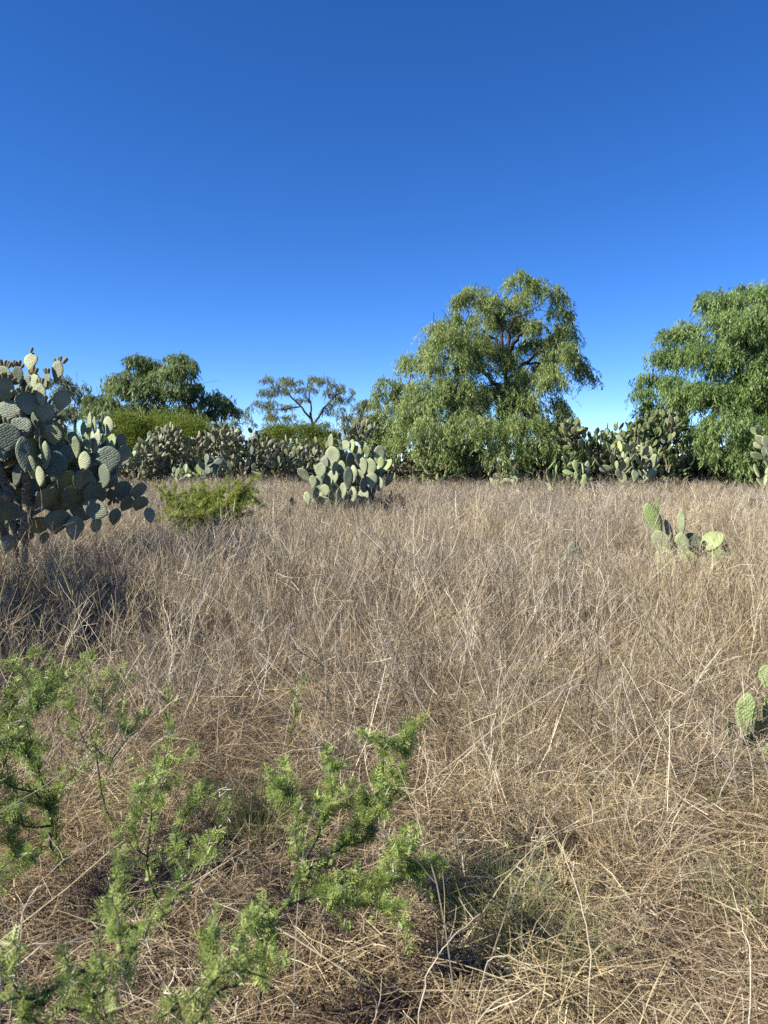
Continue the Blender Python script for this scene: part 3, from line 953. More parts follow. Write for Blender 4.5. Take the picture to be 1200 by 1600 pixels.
# a neighbour of it just outside the frame: its shadow lies on the grass at the left edge
D2 = 6.2
reseed('neighbour')
base = Vector((-4.55, D2, float(ground_z(-4.55, D2))))
root = link('prickly_pear', None, loc=base)
tag(root, 'prickly pear outside the left edge that shades the grass there', 'cactus')
B0 = np.array(base)
vol = [(B0 + [0, 0, 1.1], (1.15, 1.2, 1.05)), (B0 + [-.2, 1.1, 1.0], (1.0, 1.1, 1.0)), (B0 + [-.2, -1.0, .9], (1.0, 1.0, .9))]
seeds = []
for dy in (-.9, 0, .9):
    cork_stem(root, base, [B0 + [0, dy * .5, -.1], B0 + [0.05, dy * .8, .4], B0 + [0, dy, .8]], [0.1, 0.08, 0.07])
    seeds += [Pad(B0 + [0, dy, .78], ax, rng.normal(size=3), .3, .22) for ax in [(0, 0, 1), (.7, 0, .6), (-.7, 0.2, .6), (0, .8, .6), (0, -.8, .6), (.9, .2, .1), (-.9, 0, .1)]]
pads = grow(seeds, vol, 330, 0.34, 0.84, 0.1, 0.2, 0.38)
place_pads(root, base, pads, [M_PAD], keep=0, mass_mat=M_PAD)

# the prickly pear in the middle of the field
reseed('middle cactus')
D = 17.6
base = on_ground(540, D)
root = link('prickly_pear', None, loc=base)
tag(root, 'rounded grey green prickly pear standing alone in the middle of the field', 'cactus')
B0 = np.array(base)
cork_stem(root, base, [B0 - [0, 0, .1], B0 + [0, 0, .25], B0 + [0.05, 0, .45]], [0.12, 0.1, 0.09])
FL, GR, FR = (-.5, -.85, .15), (-.05, -1, .1), (.75, -.65, -.1)  # again sun and shade are coloured in: paler pads lit, darker ones turned away
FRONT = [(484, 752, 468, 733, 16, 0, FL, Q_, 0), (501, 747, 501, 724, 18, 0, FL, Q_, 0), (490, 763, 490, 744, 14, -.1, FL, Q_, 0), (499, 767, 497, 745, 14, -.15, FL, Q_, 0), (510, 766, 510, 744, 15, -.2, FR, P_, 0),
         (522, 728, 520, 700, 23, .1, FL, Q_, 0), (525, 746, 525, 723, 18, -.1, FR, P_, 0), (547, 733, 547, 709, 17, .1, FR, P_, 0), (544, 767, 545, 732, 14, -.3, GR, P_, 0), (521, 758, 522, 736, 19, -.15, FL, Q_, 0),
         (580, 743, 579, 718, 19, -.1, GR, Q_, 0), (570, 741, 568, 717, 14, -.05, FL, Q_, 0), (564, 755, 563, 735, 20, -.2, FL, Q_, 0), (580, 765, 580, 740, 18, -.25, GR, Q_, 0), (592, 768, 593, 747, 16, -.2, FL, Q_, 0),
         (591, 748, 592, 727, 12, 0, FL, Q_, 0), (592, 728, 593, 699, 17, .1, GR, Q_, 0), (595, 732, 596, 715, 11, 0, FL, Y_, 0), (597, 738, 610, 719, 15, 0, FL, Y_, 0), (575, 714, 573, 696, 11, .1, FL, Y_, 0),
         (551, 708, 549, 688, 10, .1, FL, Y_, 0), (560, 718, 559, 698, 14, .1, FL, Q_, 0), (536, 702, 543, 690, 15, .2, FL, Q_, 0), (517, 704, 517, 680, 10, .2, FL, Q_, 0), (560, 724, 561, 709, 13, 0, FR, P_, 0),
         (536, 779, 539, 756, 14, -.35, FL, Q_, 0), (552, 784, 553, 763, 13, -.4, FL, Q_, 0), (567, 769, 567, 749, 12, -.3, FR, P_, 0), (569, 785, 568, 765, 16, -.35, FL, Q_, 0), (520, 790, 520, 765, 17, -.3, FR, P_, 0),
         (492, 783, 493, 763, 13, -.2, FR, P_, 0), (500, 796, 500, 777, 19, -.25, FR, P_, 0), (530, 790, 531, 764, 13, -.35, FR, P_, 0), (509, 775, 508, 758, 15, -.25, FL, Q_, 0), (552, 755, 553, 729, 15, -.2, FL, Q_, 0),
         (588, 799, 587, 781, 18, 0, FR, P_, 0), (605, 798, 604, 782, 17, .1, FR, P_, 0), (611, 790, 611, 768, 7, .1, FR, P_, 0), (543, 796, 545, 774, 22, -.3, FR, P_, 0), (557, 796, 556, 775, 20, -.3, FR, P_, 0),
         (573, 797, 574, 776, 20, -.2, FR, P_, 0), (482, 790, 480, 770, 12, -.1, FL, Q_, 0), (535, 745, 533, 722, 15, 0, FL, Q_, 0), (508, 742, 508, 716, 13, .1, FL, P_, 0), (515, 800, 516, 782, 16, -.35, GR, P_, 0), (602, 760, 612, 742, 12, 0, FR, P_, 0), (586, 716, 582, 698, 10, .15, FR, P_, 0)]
front_pads(root, base, D, FRONT)
DB = D + .35
vol = [ell(538, 757, 46, 40, DB, .5), ell(545, 730, 36, 28, DB, .4), ell(588, 738, 18, 28, DB, .3), ell(582, 790, 28, 14, DB, .3), ell(550, 790, 55, 24, DB, .5)]
seeds = [Pad(B0 + [dx, dy, dz], ax, rng.normal(size=3) + np.array([0, -1, 0]), .34, .26) for dx, dy, dz, ax in
         [(0, 0.1, .42, (0, 0.2, 1)), (.05, 0.1, .4, (.6, .2, .7)), (-.05, .1, .4, (-.6, .2, .7)), (.1, .2, .35, (.5, .5, .6)), (-.1, .2, .35, (-.5, .5, .6)), (.3, .2, .15, (.8, 0, .4)), (-.3, .2, .15, (-.8, 0, .5))]]
pads = grow(seeds, vol, 75, 0.33, 0.78, 0.5, 0.28, 0.5)
place_pads(root, base, pads, [M_PAD, M_PAD, M_PAD_PALE], yng=0.05)


def low_cactus(px, d, vols, n, L, mats, label, ratio=0.7, nseed=5, keep=10 ** 6, face=.4, yng=.05, upw=.25, hi=True, sz=0.1, group=None, mass_mat=None, spread=0.25, stem=True, space=.5, fill=0):
    reseed(label)
    base = on_ground(px, d)
    root = link('prickly_pear', None, loc=base)
    tag(root, label, 'cactus', group)
    B0 = np.array(base)
    seeds = []
    for k in range(nseed):
        a = rng.uniform(0, 6.28)
        rr_ = spread * rng.uniform(0, 1) ** 0.5
        seeds.append(Pad(B0 + [math.cos(a) * rr_, math.sin(a) * rr_ * 0.6, sz * rng.uniform(0.2, 1)], (math.cos(a) * .8, math.sin(a) * .5, rng.uniform(.5, 1)),
                         rng.normal(size=3) + np.array([0, -1, 0]) * face, L, L * ratio))
    if stem:
        for k in range(2):
            cork_stem(root, base, [B0 - [0, 0, .05], B0 + [rng.normal() * .05, 0, sz * .7], seeds[k].b], [L * .2, L * .17, L * .14])
    for k in range(fill):
        c_, r_ = vols[int(rng.integers(0, len(vols)))]
        u_ = norm(rng.normal(size=3)) * rng.uniform(0.1, .85) ** .4
        q_ = c_ + u_ * np.array(r_)
        if q_[2] < B0[2] + .1:
            continue
        ax_ = norm(u_ * [.6, .6, .3] + [0, 0, .7] + rng.normal(size=3) * .3)
        seeds.append(Pad(q_, ax_, rng.normal(size=3) + np.array([0, -1, 0]) * face, L * rng.uniform(.8, 1.1), L * ratio))
        if k % 9 == 0:
            foot_ = B0 + [(q_[0] - B0[0]) * .6, (q_[1] - B0[1]) * .6, -.05]
            q2_ = foot_ + (q_ - foot_) * .6
            cork_stem(root, base, [foot_, (foot_ + q2_) / 2 + rng.normal(size=3) * .08, q2_], [.05, .04, .03], 'stem')
    pads = grow(seeds, vols, n, L, ratio, face, upw, space)
    place_pads(root, base, pads, mats, keep=keep, hi=hi, yng=yng, mass_mat=mass_mat)
    return root


# small ones in the field
low_cactus(462, 17.9, [ell(462, 792, 20, 18, 17.9, .35)], 9, 0.22, [M_PAD_PALE], 'little pale prickly pear at the left foot of the rounded one', nseed=3)
low_cactus(388, 20.5, [ell(385, 772, 24, 18, 20.5, .4)], 14, 0.27, [M_PAD_PALE, M_PAD], 'small prickly pear half hidden behind the leafy green bush', nseed=4)
def padded(px, d, items, label, spines=14, spread_px=1200):
    reseed(label)
    """prickly pear set out pad by pad: foot and tip in the photo, width in px, facing, material"""
    base = on_ground(px, d)
    root = link('prickly_pear', None, loc=base)
    tag(root, label, 'cactus')
    for (x0, y0, x1, y1, w_, dd, nm, mt) in items:
        a_, b_ = np.array(at(x0, y0, d + dd)), np.array(at(x1, y1, d + dd - .05))
        L_ = float(np.linalg.norm(b_ - a_))
        pd = Pad(a_, b_ - a_, nm, L_, w_ * d / 1200)
        o = link('pad', pads_for(mt, 12, 14)[rng.integers(0, 5)], root)
        M = pd.matrix()
        M.translation = M.translation - Vector(base)
        o.matrix_basis = M
        sp = MB()
        for r_ in range(spines):
            u, v = rng.uniform(-.9, .9), rng.uniform(.15, .98)
            ww = math.sin(math.pi * v ** 1.25) ** .55 * .5 * pd.W
            p0 = pd.b + pd.ax * v * L_ + np.cross(pd.nm, pd.ax) * u * ww + pd.nm * .02 * L_ - np.array(base)
            for q in range(2):
                ribbon(sp, [p0, p0 + norm(pd.nm + rng.normal(size=3) * .7) * rng.uniform(.015, .045)], .0026, .0008, .5)
        s_ = link('spines', sp.mesh('spines', M_SPINE), root)
        s_['kind'] = 'stuff'
    return root


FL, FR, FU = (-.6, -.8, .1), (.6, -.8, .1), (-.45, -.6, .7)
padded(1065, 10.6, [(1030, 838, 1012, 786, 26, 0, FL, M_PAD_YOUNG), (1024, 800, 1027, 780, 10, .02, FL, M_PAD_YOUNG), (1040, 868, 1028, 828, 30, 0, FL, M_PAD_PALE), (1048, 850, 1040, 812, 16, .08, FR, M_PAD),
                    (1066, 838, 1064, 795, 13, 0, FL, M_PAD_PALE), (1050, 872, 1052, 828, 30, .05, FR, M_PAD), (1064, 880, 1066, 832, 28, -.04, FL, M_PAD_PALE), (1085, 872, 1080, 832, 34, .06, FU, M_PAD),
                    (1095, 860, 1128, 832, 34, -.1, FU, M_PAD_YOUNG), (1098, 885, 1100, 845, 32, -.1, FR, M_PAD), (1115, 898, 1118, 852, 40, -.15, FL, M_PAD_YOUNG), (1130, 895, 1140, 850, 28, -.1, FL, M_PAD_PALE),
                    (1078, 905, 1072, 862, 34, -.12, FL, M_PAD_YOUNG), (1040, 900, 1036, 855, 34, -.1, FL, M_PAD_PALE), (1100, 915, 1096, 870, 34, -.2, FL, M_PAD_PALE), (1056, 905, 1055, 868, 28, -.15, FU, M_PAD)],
       'sprawling spiny prickly pear sunk in the grass at right', 60)
padded(888, 10.8, [(884, 896, 900, 846, 24, 0, (.1, -1, 0), M_PAD), (872, 898, 866, 862, 22, .05, FR, M_PAD), (892, 905, 884, 868, 28, -.05, FL, M_PAD), (905, 900, 912, 868, 22, .04, FR, M_PAD_PALE)],
       'single dusty prickly pear shoot poking out of the dry grass', 12)

# right edge, close by
reseed('right edge cactus')
D = 4.1
base = on_ground(1180, D)
root = link('prickly_pear', None, loc=base)
tag(root, 'small young prickly pear with bright pads in the grass at the right edge', 'cactus')
for (x, y, dd, ax, nm, l_, w_, mt) in [(1163, 1150, 0, (.05, 0, 1), (-.45, -1, .1), .24, .115, M_PAD_YOUNG), (1144, 1165, .05, (-.25, 0, 1), (.2, -1, .3), .15, .10, M_PAD_GREEN), (1197, 1130, .05, (.35, 0.1, 1), (.5, -1, 0), .22, .13, M_PAD_YOUNG),
                                     (1180, 1185, .02, (0, 0, 1), (.3, -1, 0), .22, .16, M_PAD_GREEN), (1215, 1160, .1, (.3, .2, 1), (-.5, -1, 0), .22, .15, M_PAD_YOUNG), (1165, 1205, 0, (-.1, -.1, 1), (.6, -1, 0), .2, .13, M_PAD_GREEN), (1196, 1075, .06, (.1, 0, 1), (-.7, -1, .2), .13, .09, M_PAD_YOUNG), (1188, 1190, -.12, (.5, -.3, .6), (.2, -.6, .7), .14, .1, M_PAD_YOUNG)]:
    pd = Pad(at(x, y, D + dd), ax, nm, l_, w_)
    o = link('pad', pads_for(mt, 12, 14)[rng.integers(0, 5)], root)
    M = pd.matrix()
    M.translation = M.translation - Vector(base)
    o.matrix_basis = M
    sp = MB()
    for r_ in range(26):
        u, v = rng.uniform(-.8, .8), rng.uniform(.2, .95)
        w__ = math.sin(math.pi * v ** 1.25) ** .55 * .5 * w_
        p0 = pd.b + pd.ax * v * l_ + np.cross(pd.nm, pd.ax) * u * w__ + pd.nm * .01 * l_
        ribbon(sp, [p0 - np.array(base), p0 + norm(pd.nm + rng.normal(size=3) * .6) * rng.uniform(.012, .03) - np.array(base)], .0016, .0005, .5)
    s_ = link('spines', sp.mesh('spines', M_SPINE), root)
    s_['kind'] = 'stuff'

# the wall of old prickly pears along the far edge
HG = 'old prickly pears along the far edge'
hedge = [  # x, depth, [(x, y, rx, ry)], pads, mats, label
    (192, 29.5, [(192, 738, 30, 28)], 90, 0, 'low dark prickly pear between the big left cactus and the far hedge'),
    (225, 29, [(228, 735, 30, 34), (240, 708, 24, 26)], 120, 0, 'dark tangled prickly pear at the left end of the far hedge'),
    (268, 30, [(268, 722, 34, 48), (262, 690, 18, 20)], 150, 0, 'peaked dark prickly pear in front of the left mesquite mound'),
    (312, 30, [(312, 725, 34, 44)], 140, 0, 'grey prickly pear thicket just right of the peaked dark one'),
    (355, 30, [(355, 718, 38, 52), (352, 690, 24, 24)], 170, 1, 'tallest domed prickly pear of the left hedge with yellowish tops'),
    (402, 30, [(402, 722, 32, 48)], 140, 0, 'prickly pear thicket in shade right of the domed one'),
    (445, 30, [(445, 728, 36, 42)], 150, 0, 'brownish prickly pear thicket left of the lone rounded cactus'),
    (490, 31, [(490, 728, 32, 44)], 120, 0, 'brownish prickly pear thicket directly behind the lone rounded cactus'),
    (560, 31, [(560, 715, 36, 52), (572, 680, 22, 26)], 170, 0, 'tall ragged prickly pear between rounded cactus and slim pepper tree'),
    (612, 30.5, [(612, 725, 34, 40)], 120, 0, 'dead looking prickly pear in deep shade under slim pepper tree'),
    (700, 28.6, [(700, 725, 40, 40), (712, 700, 30, 30)], 170, 2, 'prickly pear thicket framed by hanging leaves of the tall tree'),
    (742, 29, [(742, 728, 34, 36)], 110, 0, 'low old prickly pear under the middle of the tall tree'),
    (655, 30, [(655, 735, 26, 26)], 70, 0, 'low dark prickly pear under left side of the tall tree'),
    (895, 27.6, [(895, 716, 36, 46), (884, 676, 18, 20)], 190, 2, 'high green prickly pear against right flank of the tall tree'),
    (938, 27.8, [(938, 714, 38, 44)], 190, 2, 'high green prickly pear behind the pale spreading one'),
    (985, 28.3, [(985, 716, 38, 44)], 170, 2, 'olive prickly pear filling the gap between the two big pepper trees'),
    (1032, 28.0, [(1030, 708, 34, 54), (1030, 668, 20, 24)], 190, 2, 'tallest ragged prickly pear below left branches of the right tree'),
    (1078, 30.5, [(1075, 715, 36, 44)], 120, 0, 'shaded prickly pear tucked under the right pepper tree'),
    (1008, 28.9, [(1008, 708, 32, 50), (1002, 680, 22, 22)], 190, 2, 'dark green prickly pear deep in the gap left of the ragged one'),
    (960, 29.0, [(960, 712, 34, 44)], 170, 2, 'dark green prickly pear rising behind the spreading pale one'),
    (1115, 30.5, [(1112, 725, 34, 34)], 100, 0, 'shaded prickly pear deep under the middle of the right tree'),
    (1155, 31, [(1155, 728, 34, 32)], 100, 0, 'shaded prickly pear under the right tree next to the pale big padded one'),
    (840, 29, [(840, 730, 28, 30)], 80, 0, 'shaded prickly pear beside dark hollow of the tall tree'),
]
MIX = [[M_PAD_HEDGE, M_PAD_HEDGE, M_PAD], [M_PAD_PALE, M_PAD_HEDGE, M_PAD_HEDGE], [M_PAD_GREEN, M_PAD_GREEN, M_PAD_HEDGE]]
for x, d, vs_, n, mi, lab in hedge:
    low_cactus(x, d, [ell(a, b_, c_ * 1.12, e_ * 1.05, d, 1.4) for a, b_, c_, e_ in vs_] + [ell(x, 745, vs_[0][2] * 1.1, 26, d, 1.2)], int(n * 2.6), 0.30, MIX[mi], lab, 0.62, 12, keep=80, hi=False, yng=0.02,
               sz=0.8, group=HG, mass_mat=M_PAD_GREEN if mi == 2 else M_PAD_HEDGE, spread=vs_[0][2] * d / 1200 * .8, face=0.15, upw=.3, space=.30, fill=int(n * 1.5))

# distinct pale ones standing in front of the hedge
low_cactus(978, 25.5, [ell(978, 715, 48, 34, 25.5, .7), ell(960, 720, 34, 28, 25.5, .5), ell(990, 740, 40, 20, 25.5, .5)], 62, 0.42, [M_PAD_PALE], 'pale spreading prickly pear with long pads in front of the high green ones', .55, 8, spread=.5, sz=.5, face=.3, upw=.2, yng=.1)
low_cactus(888, 25, [ell(888, 742, 38, 28, 25, .6), ell(900, 730, 30, 18, 25, .5)], 34, 0.42, [M_PAD_PALE, M_PAD_YOUNG], 'low pale yellowish prickly pear at the foot of the green hedge', .5, 7, spread=.45, sz=.3, face=.2, upw=.3)
low_cactus(798, 27, [ell(798, 742, 32, 22, 27, .6), ell(808, 730, 20, 20, 27, .5)], 34, 0.34, [M_PAD_PALE, M_PAD_GREEN], 'low fresh prickly pear under the hanging skirt of the tall tree', .62, 7, spread=.45, sz=.3)
low_cactus(1195, 24, [ell(1195, 712, 42, 48, 24, .8), ell(1235, 720, 60, 50, 24, .8), ell(1180, 740, 34, 18, 24, .5)], 70, 0.46, [M_PAD_PALE], 'pale big padded prickly pear half cut off by the right edge', .62, 9, spread=.7, sz=.6, face=.4)
low_cactus(300, 27.5, [ell(296, 742, 30, 20, 27.5, .6)], 36, 0.32, [M_PAD_GREEN, M_PAD_PALE], 'low pale green prickly pear at the foot of the left hedge', .5, 7, spread=.6, sz=.3)
low_cactus(338, 27.5, [ell(336, 735, 28, 30, 27.5, .6)], 40, 0.36, [M_PAD], 'greyish blue prickly pear in front of the tallest domed one', .62, 6, spread=.4, sz=.4)
low_cactus(1010, 26.5, [ell(1012, 748, 36, 14, 26.5, .5)], 16, 0.34, [M_PAD_DEAD, M_PAD_PALE], 'fallen bleached prickly pear pads on the ground by the right hedge', .6, 8, spread=.8, sz=.15, upw=-.1, stem=False)


def dead_heap(px, d, n, label):
    base = on_ground(px, d)
    root = link('dead_plant', None, loc=base)
    hm = MB()
    for k in range(n):
        a, q = rng.uniform(0, 6.28), rng.uniform(0, .9)
        p0 = np.array([math.cos(a) * q * .9, math.sin(a) * q * .5, 0])
        ribbon(hm, wander(p0, [math.cos(a) * .6, math.sin(a) * .6, 1], rng.uniform(.4, .95), 4, .3, .5), .03, .006, rng.uniform(0, 1))
    link('dead_leaves', hm.mesh('dead_leaves', M_DEAD), root)
    tag(root, label, 'dead plant')


M_DEAD = leaf_mat('dead_leaf', [(0, (0.16, 0.085, 0.05)), (.6, (.33, .20, .12)), (1, (.46, .33, .22))], .2)
dead_heap(1070, 26.3, 260, 'reddish brown heap of dead leaves at the foot of the right tree')

# ------------------------------------------------------------------ leafy shrubs
def leaf_cluster(mb, p, n, size, bright):
    """bunch of feathery leaves at a node; each leaf carries small narrow leaflets"""
    size = size * rng.uniform(.55, 1.3)
    bright = bright + rng.normal() * .12
    for k in range(int(n * rng.uniform(.45, 1.05)) + 1):
        d = norm(rng.normal(size=3) + np.array([0, 0, .45]))
        L = size * rng.uniform(.6, 1.25)
        s = norm(np.cross(d, rng.normal(size=3)))
        t0 = float(np.clip(bright + rng.normal() * .18, 0, 1))
        m_ = 4
        tt = np.repeat(np.linspace(.15, 1, m_), 2)
        sg = np.tile([1, -1], m_)
        q = p + d * (tt * L)[:, None]
        dl = d * .75 + s * sg[:, None]
        dl /= np.linalg.norm(dl, axis=1)[:, None]
        ll = size * .56 * (1 - .45 * np.abs(tt - .5))
        up = np.cross(d, s) * .25 + d
        w = ll[:, None] * .16 * up
        V = np.stack([q, q + dl * ll[:, None] * .5 + w, q + dl * ll[:, None], q + dl * ll[:, None] * .5 - w], 1).reshape(-1, 3)
        mb.add(V, np.arange(len(V)).reshape(-1, 4), t0)


def acacia(base, branches, label, leaf=.028, step=.035, nleaf=6, bright=.5, name='acacia_shrub', mat=None, thorn=.03, side=3, side_len=.3):
    reseed(label)
    """branches: lists of points from the foot outwards; thorny side twigs and leaf bunches grow along them"""
    base = Vector(base)
    B0 = np.array(base)
    root = link(name, None, loc=base)
    lv, th = MB(), MB()
    for pts, r0 in branches:
        P = np.array([np.array(q) for q in pts])
        t = np.linspace(0, 1, len(P))
        n = max(6, int(np.sum(np.linalg.norm(np.diff(P, axis=0), axis=1)) / .06))
        tt = np.linspace(0, 1, n)
        Q = np.stack([np.interp(tt, t, P[:, i]) for i in range(3)], 1)
        Q[1:] += rng.normal(size=(n - 1, 3)) * .009
        br = MB()
        r0 = r0 * .55
        tube(br, Q - B0, np.linspace(r0, r0 * .3, n), 6, rough=.12)
        paths = [(Q, .12)]
        for k in range(side):
            i0 = int(n * rng.uniform(.25, .9))
            dm = norm(Q[min(n - 1, i0 + 1)] - Q[i0 - 1])
            d = norm(dm + rng.normal(size=3) * .75 + np.array([0, 0, .25]))
            S = wander(Q[i0], d, side_len * rng.uniform(.5, 1.2), 6, .16)
            tube(br, S - B0, np.linspace(r0 * .4, r0 * .15, 7), 5, rough=.1)
            paths.append((S, .05))
        link('branch', br.mesh('branch', M_TWIG, True), root)
        for Pp, start in paths:
            seg = np.linalg.norm(np.diff(Pp, axis=0), axis=1)
            cum = np.concatenate([[0], np.cumsum(seg)])
            for s in np.arange(cum[-1] * start, cum[-1], step):
                q = np.array([np.interp(s, cum, Pp[:, i]) for i in range(3)]) - B0
                if rng.uniform() < .8:
                    leaf_cluster(lv, q, nleaf, leaf, bright)
                if thorn and rng.uniform() < .6:
                    for k in range(2):
                        d = norm(rng.normal(size=3))
                        ribbon(th, [q, q + d * thorn * rng.uniform(.6, 1.3)], .0022, .0006, .8)
    link('leaves', lv.mesh('leaves', mat or M_ACACIA), root)
    if th.V:
        o = link('thorns', th.mesh('thorns', M_SPINE), root)
        o['kind'] = 'stuff'
    tag(root, label, 'shrub')
    return root


# the leafy bush beside the big cactus
D = 13.6
base = on_ground(318, D)
br = []
for (x, y, dd) in [(250, 768, 0), (262, 785, -.2), (285, 762, .2), (300, 775, -.3), (318, 758, .1), (335, 768, -.2), (352, 754, .2), (375, 756, 0), (395, 762, .1), (372, 790, -.3), (345, 800, -.5), (280, 800, -.4), (310, 805, -.5), (360, 815, -.3), (265, 775, .4), (340, 765, .5), (300, 768, .4), (326, 790, -.5), (385, 775, .3)]:
    tip = np.array(at(x, y, D + dd))
    mid = np.array(base) * .55 + tip * .45 + rng.normal(size=3) * .06 - np.array([0, 0, .05])
    br.append(([base, mid, tip], .014))
acacia(base, br, 'yellowish green leafy bush right of the big cactus', leaf=.068, step=.036, nleaf=9, bright=.7, mat=M_BUSH, thorn=0, side=10, side_len=.5)

# thorny young acacias close to the camera
def pathpx(*q):
    return [at(x, y, d) for x, y, d in q]


def footed(px, d):
    return on_ground(px, d)


f = footed(80, 2.75)
acacia(f, [([f] + pathpx((82, 1330, 2.72), (78, 1260, 2.7), (50, 1190, 2.75), (20, 1130, 2.8), (-30, 1080, 2.9)), .013),
           (pathpx((78, 1265, 2.7), (40, 1230, 2.6), (-5, 1215, 2.55), (-60, 1190, 2.5)), .009),
           (pathpx((80, 1290, 2.7), (30, 1290, 2.6), (-20, 1270, 2.55)), .008),
           (pathpx((70, 1240, 2.7), (30, 1170, 2.75), (45, 1110, 2.85), (85, 1060, 2.95)), .008),
           (pathpx((50, 1190, 2.75), (-10, 1130, 2.8), (-60, 1110, 2.8)), .007),
           (pathpx((80, 1300, 2.7), (50, 1340, 2.6), (10, 1330, 2.5)), .007)],
       'dark stemmed thorny acacia sapling at the left edge', leaf=.032, step=.026, nleaf=8, bright=.42, side=9, side_len=.26)
f = footed(160, 3.1)
acacia(f, [([f] + pathpx((165, 1250, 3.1), (150, 1150, 3.15), (165, 1090, 3.2), (195, 1030, 3.3)), .008),
           (pathpx((160, 1190, 3.1), (120, 1130, 3.2), (90, 1080, 3.3), (100, 1045, 3.35)), .006),
           (pathpx((165, 1210, 3.1), (195, 1150, 3.15), (190, 1100, 3.2), (205, 1055, 3.25)), .006)],
       'slender acacia sprig mixed with dry stalks behind the left sapling', leaf=.03, step=.036, nleaf=7, bright=.5, side=6, side_len=.2)
f = footed(245, 2.45)
acacia(f, [([f] + pathpx((235, 1370, 2.45), (225, 1300, 2.5), (245, 1230, 2.6), (265, 1180, 2.7)), .009),
           (pathpx((232, 1350, 2.45), (280, 1300, 2.5), (300, 1240, 2.6)), .006),
           (pathpx((232, 1340, 2.45), (205, 1300, 2.45), (215, 1260, 2.5)), .006),
           (pathpx((235, 1330, 2.45), (290, 1330, 2.4), (345, 1300, 2.4), (360, 1270, 2.45)), .006)],
       'small acacia sprig with pale leaves left of the middle acacia', leaf=.028, step=.028, nleaf=8, bright=.6, side=6, side_len=.2)
f = footed(385, 2.02)
acacia(f, [([f] + pathpx((430, 1430, 2.1), (475, 1370, 2.2), (525, 1330, 2.35), (570, 1310, 2.5), (605, 1250, 2.65), (600, 1190, 2.75), (585, 1150, 2.8)), .011),
           (pathpx((570, 1310, 2.5), (620, 1240, 2.65), (632, 1180, 2.75), (630, 1150, 2.8)), .007),
           (pathpx((475, 1370, 2.2), (560, 1380, 2.2), (610, 1360, 2.25), (652, 1345, 2.3)), .007),
           (pathpx((470, 1375, 2.2), (455, 1310, 2.3), (470, 1260, 2.4), (430, 1215, 2.55)), .007),
           (pathpx((480, 1340, 2.25), (510, 1270, 2.45), (520, 1200, 2.6), (515, 1170, 2.7)), .007),
           (pathpx((440, 1420, 2.12), (500, 1400, 2.15), (560, 1420, 2.15), (600, 1410, 2.15)), .006),
           (pathpx((530, 1330, 2.35), (560, 1280, 2.5), (575, 1220, 2.6)), .006),
           (pathpx((560, 1385, 2.2), (600, 1385, 2.2), (640, 1370, 2.25)), .005),
           (pathpx((430, 1430, 2.1), (410, 1470, 2.05), (400, 1440, 2.05)), .006)],
       'sprawling bright green thorny acacia in the middle foreground', leaf=.028, step=.017, nleaf=9, bright=.56, side=8, side_len=.15)
f = footed(60, 1.75)
acacia(f, [([f] + pathpx((20, 1600, 1.2), (70, 1570, 1.22), (140, 1510, 1.3), (200, 1460, 1.4), (260, 1410, 1.5), (300, 1390, 1.55)), .011),
           (pathpx((70, 1570, 1.22), (20, 1540, 1.2), (-30, 1500, 1.2)), .007),
           (pathpx((140, 1510, 1.3), (180, 1500, 1.3), (210, 1480, 1.35)), .006),
           (pathpx((40, 1590, 1.2), (110, 1590, 1.2), (160, 1560, 1.22)), .006),
           (pathpx((200, 1460, 1.4), (170, 1420, 1.5), (180, 1380, 1.55)), .005)],
       'soft focus acacia branch reaching in from the bottom left corner', leaf=.02, step=.018, nleaf=8, bright=.6, side=5, side_len=.085, thorn=.018)
f = footed(330, 1.8)
acacia(f, [([f] + pathpx((290, 1620, 1.2), (320, 1570, 1.25), (350, 1520, 1.3), (375, 1470, 1.4), (390, 1455, 1.42)), .010),
           (pathpx((320, 1570, 1.25), (280, 1560, 1.25), (260, 1580, 1.25)), .006),
           (pathpx((350, 1520, 1.3), (330, 1490, 1.35), (335, 1460, 1.4)), .006),
           (pathpx((330, 1560, 1.27), (370, 1530, 1.3), (380, 1500, 1.35)), .006)],
       'bright acacia shoot with a reddish tip at the bottom edge', leaf=.02, step=.018, nleaf=8, bright=.62, side=5, side_len=.08, thorn=.018)

# ------------------------------------------------------------------ tufts of grass and odd stalks that can be told apart
def grass_tuft(px, d, n, h, r, label, mat=None, lean=.35, width=.0028, name='grass_tuft'):
    reseed(label)
    base = on_ground(px, d)
    g_ = MB()
    for k in range(n):
        a, q = rng.uniform(0, 6.28), r * rng.uniform(0, 1) ** .6
        P = wander([math.cos(a) * q, math.sin(a) * q, -.01], [math.cos(a) * lean + rng.normal() * .15, math.sin(a) * lean + rng.normal() * .15, 1], h * rng.uniform(.45, 1.15), 4, .07, .25)
        ribbon(g_, P, width, width * .2, float(np.clip(rng.normal(.5, .3), 0, 1)))
    o = link(name, g_.mesh(name, mat or M_GRASS), None, base)
    tag(o, label, 'grass')
    return o


